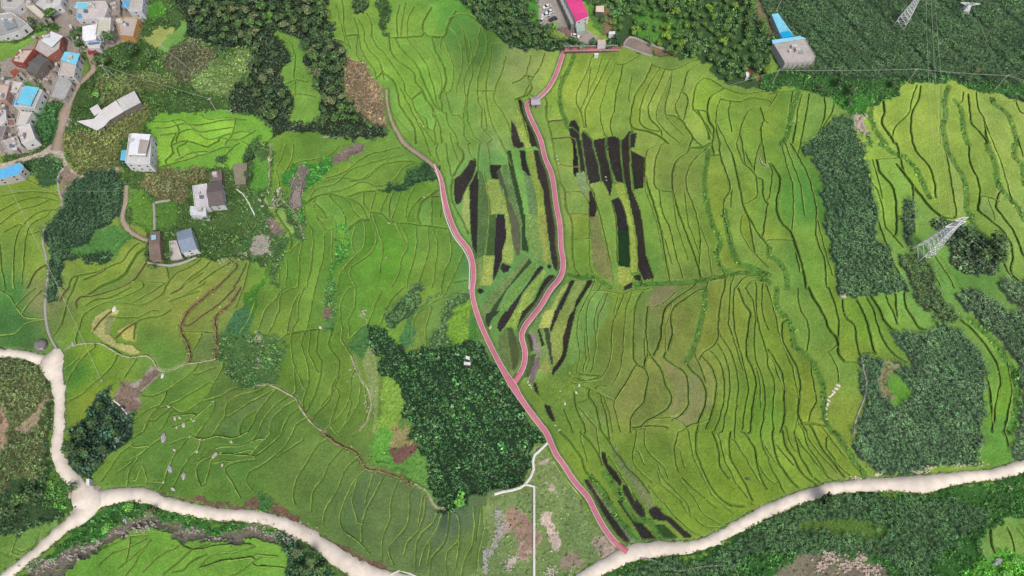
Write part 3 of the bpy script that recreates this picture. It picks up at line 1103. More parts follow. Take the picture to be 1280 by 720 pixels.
def mesh(name, V, Fc, mat=None, col=None, smooth_=False):
    me = bpy.data.meshes.new(name); V = np.asarray(V, np.float32)
    if isinstance(Fc, np.ndarray):
        me.vertices.add(len(V)); me.vertices.foreach_set('co', V.ravel())
        nf, k = Fc.shape; me.loops.add(nf*k); me.loops.foreach_set('vertex_index', Fc.astype(np.int32).ravel())
        me.polygons.add(nf); me.polygons.foreach_set('loop_start', np.arange(0, nf*k, k, dtype=np.int32))
        me.update(calc_edges=True)
    else:
        me.from_pydata(V.tolist(), [], [list(f) for f in Fc])
    if col is not None:
        a = me.color_attributes.new('Col', 'FLOAT_COLOR', 'POINT')
        c4 = np.ones((len(V), 4), np.float32); c4[:, :3] = col; a.data.foreach_set('color', c4.ravel())
    if mat: me.materials.append(mat)
    if smooth_: me.shade_smooth()
    return me
def link(name, me, parent=None, loc=None):
    o = bpy.data.objects.new(name, me); COL.objects.link(o)
    if parent is not None: o.parent = parent
    if loc is not None: o.location = loc
    return o
def tag(o, label, cat, group=None, kind=None):
    if label: o['label'] = label
    if cat: o['category'] = cat
    if group: o['group'] = group
    if kind: o['kind'] = kind
    return o
def empty(name, loc, label=None, cat=None, group=None):
    o = bpy.data.objects.new(name, None); COL.objects.link(o); o.location = loc; o.empty_display_size = .5
    return tag(o, label, cat, group)
class MB:
    def __init__(s): s.V = []; s.F = []
    def add(s, V, F):
        n = len(s.V); s.V += [tuple(v) for v in V]; s.F += [tuple(i+n for i in f) for f in F]; return s
    def prism(s, poly, z0, z1):
        n = len(poly); A = sum(poly[i][0]*poly[(i+1) % n][1]-poly[(i+1) % n][0]*poly[i][1] for i in range(n))
        if A < 0: poly = poly[::-1]
        V = [(p[0], p[1], z0) for p in poly]+[(p[0], p[1], z1) for p in poly]
        return s.add(V, [tuple(range(n))[::-1], tuple(range(n, 2*n))]+[(i, (i+1) % n, (i+1) % n+n, i+n) for i in range(n)])
    def box(s, x0, y0, z0, x1, y1, z1): return s.prism([(x0, y0), (x1, y0), (x1, y1), (x0, y1)], z0, z1)
    def bar(s, a, b, r, n=4, r2=None):
        a = np.array(a, float); b = np.array(b, float); d = b-a; L_ = np.linalg.norm(d)
        if L_ < 1e-6: return s
        d /= L_; u = np.cross(d, (0, 0, 1) if abs(d[2]) < .9 else (1, 0, 0)); u /= np.linalg.norm(u); v = np.cross(d, u)
        r2 = r if r2 is None else r2; V = []
        for c, q in ((a, r), (b, r2)):
            for i in range(n):
                t = 2*math.pi*(i+.5)/n; V.append(c+q*(math.cos(t)*u+math.sin(t)*v))
        return s.add(V, [(i, (i+1) % n, (i+1) % n+n, i+n) for i in range(n)]+[tuple(range(n))[::-1], tuple(range(n, 2*n))])
    def tube(s, P, r, n=4):
        for a, b in zip(P[:-1], P[1:]): s.bar(a, b, r, n)
        return s
    def build(s, name, mat, parent=None, sm=False):
        return link(name, mesh(name, s.V, s.F, mat, smooth_=sm), parent)

# ------------------------------------------------------------------ close the bunds end to end
EP = []
for i, (t, c, P) in enumerate(LINES): EP.append(P)
ALLSEG = np.vstack([np.hstack([P[:-1], P[1:], np.full((len(P)-1, 1), i)]) for i, P in enumerate(EP)])
def nearest(q, i):
    S = ALLSEG[ALLSEG[:, 4] != i]; a = S[:, :2]; d = S[:, 2:4]-a
    t = np.clip(((q-a)*d).sum(1)/np.maximum((d*d).sum(1), 1e-9), 0, 1)
    p = a+d*t[:, None]; r = np.hypot(*(p-q).T); k = r.argmin(); return p[k], r[k]
LW = []
for i, (t, c, P) in enumerate(LINES):
    P2 = [p for p in P]
    a, ra = nearest(P[0], i); b, rb = nearest(P[-1], i)
    ta = P[0]-P[1]; tb = P[-1]-P[-2]
    def good(v, t_, r): return r > .3 and (r < 2.5 or (r < 8 and v@t_ > .45*r*np.linalg.norm(t_)))
    def cast(p, v):
        v = v/max(np.linalg.norm(v), 1e-6); S = ALLSEG[ALLSEG[:, 4] != i]; e = S[:, 2:4]-S[:, :2]; w0 = S[:, :2]-p
        den = v[0]*e[:, 1]-v[1]*e[:, 0]; den = np.where(np.abs(den) < 1e-6, 1e-6, den)
        t_ = (w0[:, 0]*e[:, 1]-w0[:, 1]*e[:, 0])/den; s_ = (w0[:, 0]*v[1]-w0[:, 1]*v[0])/den
        h_ = t_[(t_ > .5) & (t_ < 20) & (s_ >= 0) & (s_ <= 1)]
        return p+v*h_.min() if len(h_) else None
    va = P[0]-P[min(3, len(P)-1)]; vb = P[-1]-P[max(-4, -len(P))]
    if good(a-P[0], ta, ra): P2.insert(0, a)
    elif ra > 2.5 and t in 'bdD' and cast(P[0], va) is not None: P2.insert(0, cast(P[0], va))
    if good(b-P[-1], tb, rb): P2.append(b)
    elif rb > 2.5 and t in 'bdD' and cast(P[-1], vb) is not None: P2.append(cast(P[-1], vb))
    w_ = uw(np.array(P2)); w_ = smooth(w_)
    ph = rnd.random()*9
    s_ = np.cumsum(np.r_[0, np.hypot(*np.diff(w_, axis=0).T)])
    w_ = w_+0.10*np.stack([np.sin(s_*.9+ph)+.6*np.sin(s_*2.1+ph*2), np.cos(s_*.75+ph)], 1)*np.minimum(1, s_/3)[:, None]
    LW.append((t, w_))

# ------------------------------------------------------------------ fine ground grid
G = 0.4
X0, X1, Y0, Y1 = -285.0, 285.0, -14.0, 305.0
gx = np.arange(X0, X1, G); gy = np.arange(Y0, Y1, G); NX, NY = len(gx), len(gy)
GX, GY = np.meshgrid(gx, gy)
H = hsm(GX, GY)
PX, PY = proj(GX, GY, H)
VIEW = (PX > -70) & (PX < 1350) & (PY > -60) & (PY < 790)
def window(x0, y0, x1, y1, m=0):
    i0 = max(0, int((x0-m-X0)/G)); i1 = min(NX, int((x1+m-X0)/G)+2); j0 = max(0, int((y0-m-Y0)/G)); j1 = min(NY, int((y1+m-Y0)/G)+2)
    return slice(j0, max(j1, j0)), slice(i0, max(i1, i0))
def inside(poly, X, Y):
    r = np.zeros(X.shape, bool); n = len(poly)
    for i in range(n):
        x1, y1 = poly[i]; x2, y2 = poly[(i+1) % n]
        if y1 == y2: continue
        c = ((Y >= y1) != (Y >= y2)); r ^= c & (X < (x2-x1)*(Y-y1)/(y2-y1)+x1)
    return r
def boxblur(a, r):
    for ax in (0, 1):
        c = np.cumsum(a, axis=ax, dtype=np.float64); n = a.shape[ax]
        hi = np.minimum(np.arange(n)+r, n-1); lo = np.arange(n)-r-1
        t_ = np.take(c, hi, axis=ax); u2 = np.take(c, np.maximum(lo, 0), axis=ax); sh_ = [1, 1]; sh_[ax] = n
        a = t_-u2*(lo >= 0).reshape(sh_)
    return a
# wobble the borders a little so that patches of vegetation do not end on ruled lines
def wob(): 
    n1 = boxblur(nrg.normal(0, 1, (NY, NX)), 2); n2 = boxblur(boxblur(nrg.normal(0, 1, (NY, NX)), 6), 5); return .5*n1/n1.std()+.75*n2/n2.std()
WX = GX+wob(); WY = GY+wob()
ZC = 'PBNYEWFSKJHMOGTQRLCVD'
ZON = np.zeros((NY, NX), np.int16); ZCOL = np.full((NY, NX, 3), -1.0, np.float32)
DEFC = dict(B=(50, 48, 44), N=(50, 74, 44), Y=(166, 184, 62), E=(92, 118, 74), W=(115, 128, 74), F=(40, 58, 32), S=(66, 98, 44), K=(48, 66, 42), J=(112, 138, 74),
            H=(112, 104, 68), M=(32, 58, 30), O=(74, 120, 48), G=(72, 140, 44), T=(48, 122, 66), Q=(108, 136, 76), R=(128, 112, 100), L=(170, 155, 138), C=(182, 174, 164), V=(124, 116, 110), D=(140, 130, 120))
ZPOLY = []
def warm(c, t='P'):
    r, g, b_ = c
    if t in 'GT': return (r*1.06+8, g*1.0, b_+10)
    if t in 'P': return (r*1.045+4, g*1.045+1, b_*1.15+20)
    if t == 'Y': return (r*.96, g*.96, b_+20)
    if t in 'FSKMHJOQEW': return (r*1.04+4, g*1.02+2, b_+10)
    return c
for t, c, P in ZONES:
    wp = smooth(uw(P), True, 1.2) if t not in 'CDBNYEW' else uw(P)
    ZPOLY.append((t, wp))
    sj, si = window(wp[:, 0].min(), wp[:, 1].min(), wp[:, 0].max(), wp[:, 1].max(), 2)
    soft = t in 'FSKJHMOGTQLVRP'
    m = inside(wp, (WX if soft else GX)[sj, si], (WY if soft else GY)[sj, si])
    ZON[sj, si][m] = ZC.index(t)
    cc = c if c else DEFC.get(t)
    if cc is not None: cc = warm(cc, t)
    ZCOL[sj, si][m] = lin(cc) if cc is not None else -1
# distance to the bunds, by kind
KINDS = 'bdDGnNWs'
DIST = {k: np.full((NY, NX), 9.0, np.float32) for k in KINDS}
for t, P in LW:
    D = DIST[t]
    for a, b in zip(P[:-1], P[1:]):
        sj, si = window(min(a[0], b[0]), min(a[1], b[1]), max(a[0], b[0]), max(a[1], b[1]), 2.6)
        X = GX[sj, si]; Y = GY[sj, si]; d = b-a; L2 = max(float(d@d), 1e-9)
        tt = np.clip(((X-a[0])*d[0]+(Y-a[1])*d[1])/L2, 0, 1)
        r = np.hypot(X-a[0]-tt*d[0], Y-a[1]-tt*d[1])
        D[sj, si] = np.minimum(D[sj, si], r)
HALF = dict(b=0.20, d=0.14, D=0.30, G=0.95, n=0.25, N=0.55, W=0.32, s=0.3)
BARR = dict(b=0.42, d=0.42, D=0.5, G=1.0, n=0.42, N=0.6, W=0.42, s=0.42)
LC = dict(b=(88, 122, 44), d=(76, 104, 38), D=(72, 108, 40), G=(86, 134, 60), n=(104, 104, 58), N=(120, 108, 72), W=(158, 160, 122), s=(92, 128, 68))  # b, d, D: bund greenery darkened to stand in for shade in the slits
EDGE = np.full((NY, NX), 9.0, np.float32); BAR = EDGE.copy()
for k in KINDS: EDGE = np.minimum(EDGE, DIST[k]-HALF[k]); BAR = np.minimum(BAR, DIST[k]-BARR[k])
# roads and paths (x, y in the survey, width in metres)
def path(pts, closed=False):
    A = np.array([[float(v) for v in q.split(',')] for q in pts.split()])
    xy = uw(A[:, :2]); return smooth(np.hstack([xy, A[:, 2:3]]), step=1.2)
ROADS = [
 ('road', path('-20,440,3.0 0,441,3.0 25,443,3.1 45,448,3.6 58,454,4.6 66,463,5.0 71,475,4.6 74,495,4.0 74,530,3.6 71,555,3.8 74,575,4.2 84,592,4.2 96,605,4.4 106,618,5.6 118,625,6.0 135,622,5.6 155,619,4.8 180,619,4.6 203,628,4.2 235,636,4.2 270,643,4.2 310,645,4.0 345,652,4.2 375,665,4.4 400,679,5.0 420,695,5.6 445,710,5.8 480,722,4.8 530,732,4.6'), 'pale concrete road'),
 ('road', path('112,618,5.0 104,634,5.4 92,650,4.6 70,668,3.8 45,690,3.3 20,710,3.2 -5,730,3.2'), ''),
 ('road', path('700,745,4.4 735,719,4.4 770,700,5.0 795,690,5.4 830,686,4.6 865,683,3.6 893,674,3.7 925,656,3.8 960,639,4.2 1000,622,4.0 1040,611,4.2 1080,607,4.4 1125,605,5.0 1155,605,6.2 1180,600,4.8 1210,596,3.8 1240,593,3.8 1280,583,3.9 1320,572,3.9'), ''),
 ('road', path('71,436,2.5 69,443,5 65,452,7.5 66,462,6.5 70,472,5'), ''),
 ('road', path('98,607,5 106,620,8.5 110,632,8.5 102,643,6 92,652,5'), ''),
]
PINK = [path('704,64,2.2 702,72,2.2 694,95,2.2 684,112,2.1 670,125,2.1 659,130,2.2 661,143,2.2 668,158,2.3 676,176,2.3 681,197,2.3 690,220,2.4 695,255,2.4 700,283,2.4 701,308,2.4 704,330,2.4 700,347,2.5 688,362,2.4 676,382,2.4 666,395,2.4 655,410,2.4 652,422,2.3 656,438,2.3 655,455,2.3 649,468,2.5 641,479,3.0'),
        path('543,208,1.9 551,225,2.1 556,250,2.2 562,272,2.2 572,295,2.2 584,310,2.3 590,325,2.3 592,345,2.2 590,365,2.1 594,385,2.2 602,408,2.2 612,430,2.2 622,450,2.3 632,468,2.6 641,482,3.2 652,500,2.4 668,522,2.3 682,540,2.4 689,555,2.3 695,568,2.2 705,582,2.1 718,602,2.2 735,622,2.2 744,640,2.2 755,660,2.2 768,677,2.2 784,690,2.3')]
DIRTP = [path('117,60,3.0 112,66,2.5 115,76,2.3 117,86,2.2 108,96,2.1 97,107,2.0 90,120,2.2 85,130,3.0 81,142,4.0 78,155,3.0 74,170,3.0 71,182,4.0 70,188,4.0'),
         path('158,232,1.5 157,252,1.6 153,272,1.6 160,286,1.8 170,294,1.6 185,301,1.4'),
         path('483,112,1.1 484,130,1.1 489,150,1.2 498,168,1.4 508,182,1.8 524,193,1.8 543,208,1.8'),
         path('775,62,1.6 778,56,1.6 784,48,1.6')]
ONROAD = np.full((NY, NX), 9.0, np.float32)
for P in [r[1] for r in ROADS]+PINK+DIRTP[:3]:
    for a, b in zip(P[:-1], P[1:]):
        sj, si = window(min(a[0], b[0]), min(a[1], b[1]), max(a[0], b[0]), max(a[1], b[1]), 5)
        X = GX[sj, si]; Y = GY[sj, si]; d = b[:2]-a[:2]; L2 = max(float(d@d), 1e-9)
        tt = np.clip(((X-a[0])*d[0]+(Y-a[1])*d[1])/L2, 0, 1)
        r = np.hypot(X-a[0]-tt*d[0], Y-a[1]-tt*d[1])-b[2]/2
        ONROAD[sj, si] = np.minimum(ONROAD[sj, si], r)

# ------------------------------------------------------------------ terraces = connected cells between bunds
CROP = np.isin(ZON, [ZC.index(c) for c in 'PBNYEW'])
key = np.where(CROP & (BAR > 0) & (ONROAD > 0.5) & VIEW, ZON, -1)
lab = np.full((NY, NX), -1, np.int32); par = []
def find(a):
    while par[a] != a: par[a] = par[par[a]]; a = par[a]
    return a
prev = []
for j in range(NY):
    row = key[j]; ch = np.flatnonzero(np.diff(row))+1; st_ = np.r_[0, ch]; en = np.r_[ch, NX]; cur = []; p = 0
    for s, e in zip(st_.tolist(), en.tolist()):
        if row[s] < 0: continue
        i = len(par); par.append(i); cur.append((s, e, int(row[s]), i)); lab[j, s:e] = i
    for (s, e, k, i) in cur:
        while p < len(prev) and prev[p][1] <= s: p += 1
        q = p
        while q < len(prev) and prev[q][0] < e:
            if prev[q][2] == k:
                a, b = find(i), find(prev[q][3])
                if a != b: par[a] = b
            q += 1
    prev = cur
root = np.array([find(i) for i in range(len(par))]); u_, inv = np.unique(root, return_inverse=True)
lab = np.where(lab >= 0, inv[np.maximum(lab, 0)], -1); NC = len(u_)
ok = lab >= 0
area = np.bincount(lab[ok], minlength=NC)*G*G
hm = np.bincount(lab[ok], H[ok], minlength=NC)/np.maximum(area/G/G, 1)
jit = nrg.normal(0, 1, (NC, 3))
cmx = np.bincount(lab[ok], PX[ok], minlength=NC)/np.maximum(area/G/G, 1)
print('cells', NC, 'big', (area > 15).sum())

# heights
canopy = np.zeros((NY, NX), np.float32)
for c, v in dict(P=.45, B=.4, N=.45, Y=.45, E=.4, W=.4).items(): canopy[ZON == ZC.index(c)] = v
shift = np.zeros((NY, NX), np.float32)
shift[ok] = (.42)*np.clip(hm[lab[ok]]-H[ok], -.8, .8)+canopy[ok]
wk = ok.astype(np.float32); num = boxblur(shift*wk, 2); den = boxblur(wk, 2)
fill = np.where(den > .5, num/np.maximum(den, .5), canopy*.5)
shift = np.where(ok, shift, fill)
DEPTH = dict(b=.24, d=.32, D=.46, G=.35, n=.26, N=.4, W=.1, s=.3)
dip = np.zeros((NY, NX), np.float32)
for k in KINDS: dip = np.maximum(dip, DEPTH[k]*np.clip((HALF[k]+.28-DIST[k])/.28, 0, 1))
ZH = H+(shift-dip*(canopy > 0))*np.clip((ONROAD-.4)/.5, 0, 1)
# colour
cp = CTRL[:, :2]; cc = lin(np.array([warm(c) for c in CTRL[:, 2:5]]))
step = 4; sx = PX[::step, ::step]; sy = PY[::step, ::step]; acc = np.zeros(sx.shape+(3,)); ws = np.zeros(sx.shape)
for p, c in zip(cp, cc):
    ww = 1/((sx-p[0])**2+(sy-p[1])**2+120.0)**1.6; acc += ww[..., None]*c; ws += ww
acc /= ws[..., None]
jj = np.minimum(np.arange(NY)//step, acc.shape[0]-1); ii = np.minimum(np.arange(NX)//step, acc.shape[1]-1)
COLR = acc[jj][:, ii].astype(np.float32)
m = ZCOL[..., 0] >= 0; COLR[m] = ZCOL[m]
f = np.ones((NC, 3)); br = 1+.06*jit[:, 0]; f[:, 0] = br*(1+.04*jit[:, 1]); f[:, 1] = br; f[:, 2] = br*(1+.1*jit[:, 2])
f = np.clip(f, .78, 1.25); COLR[ok] *= f[lab[ok]]*1.04
# greener rims of the paddies, paler shoulder beside the step
sh = np.exp(-((EDGE-.55)/.3)**2)*(ZON == 0)
dk = (np.minimum(DIST['d']-HALF['d'], DIST['D']-HALF['D']) < 1.2)
COLR *= (1+np.where(dk, .16, .05)*sh)[..., None]
# uphill half of each terrace darkened: shade near the steps put into the colour
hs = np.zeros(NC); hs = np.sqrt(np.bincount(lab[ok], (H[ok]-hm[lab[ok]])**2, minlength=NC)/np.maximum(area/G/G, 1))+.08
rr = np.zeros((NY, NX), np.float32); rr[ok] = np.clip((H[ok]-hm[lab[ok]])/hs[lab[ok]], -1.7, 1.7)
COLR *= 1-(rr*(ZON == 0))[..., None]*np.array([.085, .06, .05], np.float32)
# streaks along the rows and trampled spots
st1 = np.sin(GX*.35+3*np.sin(GY*.05))*np.sin(GY*.23+2*np.sin(GX*.07)); COLR *= (1+.045*st1*(ZON == 0))[..., None]
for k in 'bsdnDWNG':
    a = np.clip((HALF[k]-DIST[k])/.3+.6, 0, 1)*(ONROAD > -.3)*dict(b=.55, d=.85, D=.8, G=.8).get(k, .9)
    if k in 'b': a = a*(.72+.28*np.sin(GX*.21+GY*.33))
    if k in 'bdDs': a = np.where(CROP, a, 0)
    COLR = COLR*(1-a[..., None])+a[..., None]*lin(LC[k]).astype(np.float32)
# grassy verge beside the roads
vg = np.clip(1-np.abs(ONROAD-.5)/.9, 0, 1)*.7*(ZON < 6)
COLR = COLR*(1-vg[..., None])+vg[..., None]*lin((112, 138, 80)).astype(np.float32)
fine = nrg.normal(0, 1, (NY, NX)).astype(np.float32)
mott = boxblur(boxblur(nrg.normal(0, 1, (NY, NX)), 3), 3); mott = np.clip(mott/mott.std(), -2, 2).astype(np.float32)
mot2 = boxblur(boxblur(nrg.normal(0, 1, (NY, NX)), 10), 8); mot2 = np.clip(mot2/mot2.std(), -2, 2).astype(np.float32)
COLR *= (1+.045*mott+.05*mot2)[..., None]; COLR[..., 0] *= 1+.025*mot2
rgh = np.select([np.isin(ZON, [ZC.index(c) for c in 'FSKJHOMGTQVLR']), np.isin(ZON, [ZC.index('Y'), ZC.index('E'), ZC.index('W'), ZC.index('B')])], [.16, .16], .10)
COLR *= np.clip(1+fine*rgh, .5, 1.6)[..., None]
ZH = ZH+fine*np.where(np.isin(ZON, [ZC.index(c) for c in 'SHJGTQF']), .09, .03)*(ONROAD > .3)
ZH[ONROAD < .2] = H[ONROAD < .2]-.25
RIV = ZON == ZC.index('V'); ZH[RIV] -= .9
COLR *= KA
def gz(x, y):
    i = int(np.clip((x-X0)/G, 0, NX-1)); j = int(np.clip((y-Y0)/G, 0, NY-1)); return float(ZH[j, i])

# faces
mt = material('ground_cover', attr=True, rough=.95, scale=2.8, amp=.34, bump=.35, spec=.1, big=.07)
idx = np.arange(NY*NX).reshape(NY, NX)
q = np.stack([idx[:-1, :-1], idx[:-1, 1:], idx[1:, 1:], idx[1:, :-1]], -1).reshape(-1, 4)
vf = VIEW.ravel(); q = q[vf[q].all(1)]
lf = lab.ravel(); l4 = lf[q]; same = (l4[:, 0] >= 0) & (l4[:, 0] == l4[:, 1]) & (l4[:, 1] == l4[:, 2]) & (l4[:, 2] == l4[:, 3])
big = area > 18
fid = np.where(same & big[np.maximum(l4[:, 0], 0)], l4[:, 0], -1)
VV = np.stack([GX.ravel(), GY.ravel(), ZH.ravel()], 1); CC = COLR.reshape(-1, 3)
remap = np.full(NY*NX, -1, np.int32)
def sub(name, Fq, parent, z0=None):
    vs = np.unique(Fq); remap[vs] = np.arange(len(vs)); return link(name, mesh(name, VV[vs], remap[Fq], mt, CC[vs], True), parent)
order = np.argsort(fid, kind='stable'); fs = fid[order]; cuts = np.flatnonzero(np.diff(fs))+1
groups = np.split(order, cuts)
hill = sub('hillside', q[groups[0]], None); hill['kind'] = 'structure'; hill['label'] = 'green hillside of terraced rice fields with grassy bunds'
cellg = sorted(groups[1:], key=lambda g: -len(g))
zname = {0: 'rice_terrace', 1: 'dark_rice_plot', 2: 'dark_green_rice_plot', 3: 'yellow_rice_plot', 4: 'grey_green_rice_plot', 5: 'olive_rice_plot'}
cellz = np.zeros(NC, int); cellz[lab[ok]] = ZON[ok]
dark_first = [g for g in cellg if cellz[fid[g[0]]] != 0]; rest = [g for g in cellg if cellz[fid[g[0]]] == 0]
n0 = max(0, 299-len([g for g in dark_first]))
keep = dark_first[:150]+rest[:290]; left = dark_first[150:]+rest[290:]
for g in keep: sub(zname[int(cellz[fid[g[0]]])], q[g], hill)
if left: sub('small_rice_terraces', q[np.concatenate(left)], hill)['kind'] = 'stuff'
print('terraces', len(keep), 'faces', len(q))

# trodden berms on the upper side of every step
def gzv(X, Y, A=None):
    i = np.clip(((X-X0)/G).round().astype(int), 0, NX-1); j = np.clip(((Y-Y0)/G).round().astype(int), 0, NY-1); return (ZH if A is None else A)[j, i]
berms = []
BW = dict(b=.33, d=.26, D=.28, n=.3, N=.5, W=.5)
BC = dict(b=(148, 178, 86), d=(142, 170, 76), D=(140, 168, 78), n=(150, 150, 92), N=(150, 140, 104), W=(184, 184, 148))
BADZ = [ZC.index(c) for c in 'FKMSOVCDR']
for t, P in LW:
    if t not in BW or len(P) < 4: continue
    s_ = np.r_[0, np.cumsum(np.hypot(*np.diff(P, axis=0).T))]; n = max(4, int(s_[-1]/.9)); ss = np.linspace(0, s_[-1], n)
    Q = np.stack([np.interp(ss, s_, P[:, 0]), np.interp(ss, s_, P[:, 1])], 1); d = np.gradient(Q, axis=0); d /= np.maximum(np.hypot(*d.T), 1e-6)[:, None]; nn = np.stack([-d[:, 1], d[:, 0]], 1)
    up = np.sign((hsm(Q[:, 0]+nn[:, 0], Q[:, 1]+nn[:, 1])-hsm(Q[:, 0]-nn[:, 0], Q[:, 1]-nn[:, 1])).mean()) or 1.0
    nn = nn*up; Q = Q+nn*.32+nn*nrg.normal(0, .03, n)[:, None]
    zz = np.maximum(gzv(Q[:, 0], Q[:, 1]), gzv(Q[:, 0]+nn[:, 0]*.4, Q[:, 1]+nn[:, 1]*.4)); zz = np.convolve(np.pad(zz, 1, 'edge'), [.25, .5, .25], 'valid')+.07
    zn = gzv(Q[:, 0], Q[:, 1], ZON); okp = (~np.isin(zn, BADZ)) & (gzv(Q[:, 0], Q[:, 1], ONROAD) > .4) & gzv(Q[:, 0], Q[:, 1], VIEW)
    w_ = BW[t]/2*np.clip(1+.35*nrg.normal(0, 1, n), .4, 1.6)
    amt = np.clip((.8 if t == 'b' else .72)+.25*np.sin(ss*.31+P[0, 0])+.2*nrg.normal(0, 1, n), .15, 1)[:, None]
    loc_ = gzv(Q[:, 0], Q[:, 1], COLR)*1.04; cc_ = lin(BC[t])*KA*amt+loc_*(1-amt)
    a = Q-nn*w_[:, None]; b_ = Q+nn*w_[:, None]
    bw_ = np.clip(.2+.1*nrg.normal(0, 1, n), .08, .5)[:, None]; bk = lin((84, 76, 52) if t in 'nN' else (84, 116, 48))*KA*(1+.15*nrg.normal(0, 1, (n, 1)))  # weedy earth bank, its colour darkened for the shade of the slit
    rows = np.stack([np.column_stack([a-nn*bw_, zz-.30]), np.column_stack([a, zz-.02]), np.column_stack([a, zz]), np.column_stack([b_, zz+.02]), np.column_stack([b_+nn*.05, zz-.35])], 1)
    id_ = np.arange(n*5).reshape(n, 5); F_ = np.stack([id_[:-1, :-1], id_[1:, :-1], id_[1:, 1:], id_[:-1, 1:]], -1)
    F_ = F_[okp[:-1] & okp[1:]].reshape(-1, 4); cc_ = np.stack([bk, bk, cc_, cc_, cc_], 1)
    if len(F_) < 6: continue
    if up < 0: F_ = F_[:, ::-1]
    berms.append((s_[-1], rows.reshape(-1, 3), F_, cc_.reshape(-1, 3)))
berms.sort(key=lambda q_: -q_[0])
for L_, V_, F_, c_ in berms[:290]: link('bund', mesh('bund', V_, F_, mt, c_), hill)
if len(berms) > 290:
    off = 0; Va, Fa, Ca = [], [], []
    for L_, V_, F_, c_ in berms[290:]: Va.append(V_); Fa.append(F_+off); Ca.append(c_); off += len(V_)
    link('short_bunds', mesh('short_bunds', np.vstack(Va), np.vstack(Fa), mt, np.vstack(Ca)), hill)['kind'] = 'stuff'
print('bunds', len(berms))

# wide sheet to the horizon, just below the fine ground
def ring():
    xs = np.r_[np.linspace(-3000, -300, 28)[:-1], np.arange(-300, 301, 10.0), np.linspace(300, 3000, 28)[1:]]
    ys = np.r_[np.linspace(-2500, -30, 26)[:-1], np.arange(-30, 331, 10.0), np.linspace(330, 4000, 34)[1:]]
    A, B = np.meshgrid(xs, ys); Zz = hsm(A, B)-1.6
    n, k = A.shape; id_ = np.arange(n*k).reshape(n, k)
    Fq = np.stack([id_[:-1, :-1], id_[:-1, 1:], id_[1:, 1:], id_[1:, :-1]], -1).reshape(-1, 4)
    V = np.stack([A.ravel(), B.ravel(), Zz.ravel()], 1); c = np.tile(lin((92, 132, 46))*KA, (len(V), 1))
    o = link('ground', mesh('ground', V, Fq, mt, c, True)); o['kind'] = 'structure'; return o
ring()

# ------------------------------------------------------------------ draped strips: roads, paths, kerbs, walls
def strip_mesh(name, P, mat, dz, thick=.3, off=0.0, wid=None, jit_=0.0, parent=None, nacross=2):
    P = np.asarray(P); d = np.gradient(P[:, :2], axis=0); d /= np.maximum(np.hypot(*d.T), 1e-6)[:, None]; nrm = np.stack([-d[:, 1], d[:, 0]], 1)
    hw = (P[:, 2]/2 if wid is None else np.full(len(P), wid/2))
    rows = []; n = nacross
    jl = nrg.normal(0, jit_, len(P)); jr = nrg.normal(0, jit_, len(P))
    base = P[:, :2]+nrm*(off*(P[:, 2]/2)[:, None] if abs(off) > 0 else 0)
    a = base+nrm*(hw+jl)[:, None]; b = base-nrm*(hw+jr)[:, None]
    V = []
    for k in range(n+1):
        p = a+(b-a)*(k/n); z = hsm(p[:, 0], p[:, 1])+dz; V.append(np.column_stack([p, z]))
    top = np.stack(V, 1)                                # len x (n+1) x 3
    ea = top[:, 0].copy(); ea[:, 2] -= thick; eb = top[:, -1].copy(); eb[:, 2] -= thick
    A = np.concatenate([ea[:, None], top, eb[:, None]], 1); m_, k_ = A.shape[:2]
    id_ = np.arange(m_*k_).reshape(m_, k_)
    Fq = np.stack([id_[:-1, :-1], id_[1:, :-1], id_[1:, 1:], id_[:-1, 1:]], -1).reshape(-1, 4)
    me = mesh(name, A.reshape(-1, 3), Fq, mat, smooth_=False)
    bb = me.polygons[len(me.polygons)//2+1].normal.z
    return link(name, me, parent)
M_CON = material('road_concrete', (232, 223, 208), .92, scale=.3, amp=.15, bump=.25, big=.1)
M_PINK = material('pink_path_surface', (202, 122, 138), .9, scale=.7, amp=.1, bump=.1, big=.12)
M_WHITE = material('white_edge', (222, 216, 212), .8, scale=2.0, amp=.06)
M_DIRT = material('dirt_track', (168, 152, 134), .95, scale=.8, amp=.16, bump=.3)
for i, (nm, P, lb) in enumerate(ROADS):
    P = P*np.array([1, 1, .98]); o = strip_mesh('road', P, M_CON, .08+.004*i, jit_=.2); o['kind'] = 'structure'
for i, P in enumerate(PINK):
    P = P*np.array([1, 1, .84])
    o = strip_mesh('pink_path', P, M_PINK, .20+.004*i); o['kind'] = 'structure'
    for s in (-1, 1):
        strip_mesh('kerb', P[2:-3], M_WHITE, .30+.004*i, off=s*.98, wid=.19, thick=.4, parent=o, nacross=1)
for i, P in enumerate(DIRTP):
    o = strip_mesh('footpath', P, M_DIRT if i != 3 else material('walk_brown', (150, 110, 96), .9), .14+.004*i, jit_=.12); o['kind'] = 'structure'
def wall(name, pts, wid, hgt, mat, label, cat, z=0.0):
    A = np.array([[float(v) for v in q_.split(',')] for q_ in pts.split()]); P = smooth(uw(A), step=2.0) if len(A) > 2 else uw(A)
    P = np.column_stack([P, np.full(len(P), wid)]); o = strip_mesh(name, P, mat, hgt, thick=hgt+.6, nacross=1)
    tag(o, label, cat); return o
M_WALL = material('whitewashed_wall', (226, 224, 216), .85, scale=1.5, amp=.08)
M_GREYW = material('grey_stone_wall', (170, 168, 158), .9, scale=2, amp=.2)
wall('garden_wall', '684,554 676,562 668,569 666,577 667,587 663,597 656,606 650,610 640,613 628,615 618,618', .95, .8, M_WALL, 'white wall winding down from the pink path beside the dark orchard plot', 'wall')
wall('garden_wall', '656,606 662,607 668,608.5', .75, .8, M_WALL, 'short white wall joining the winding wall to the straight white one', 'wall')
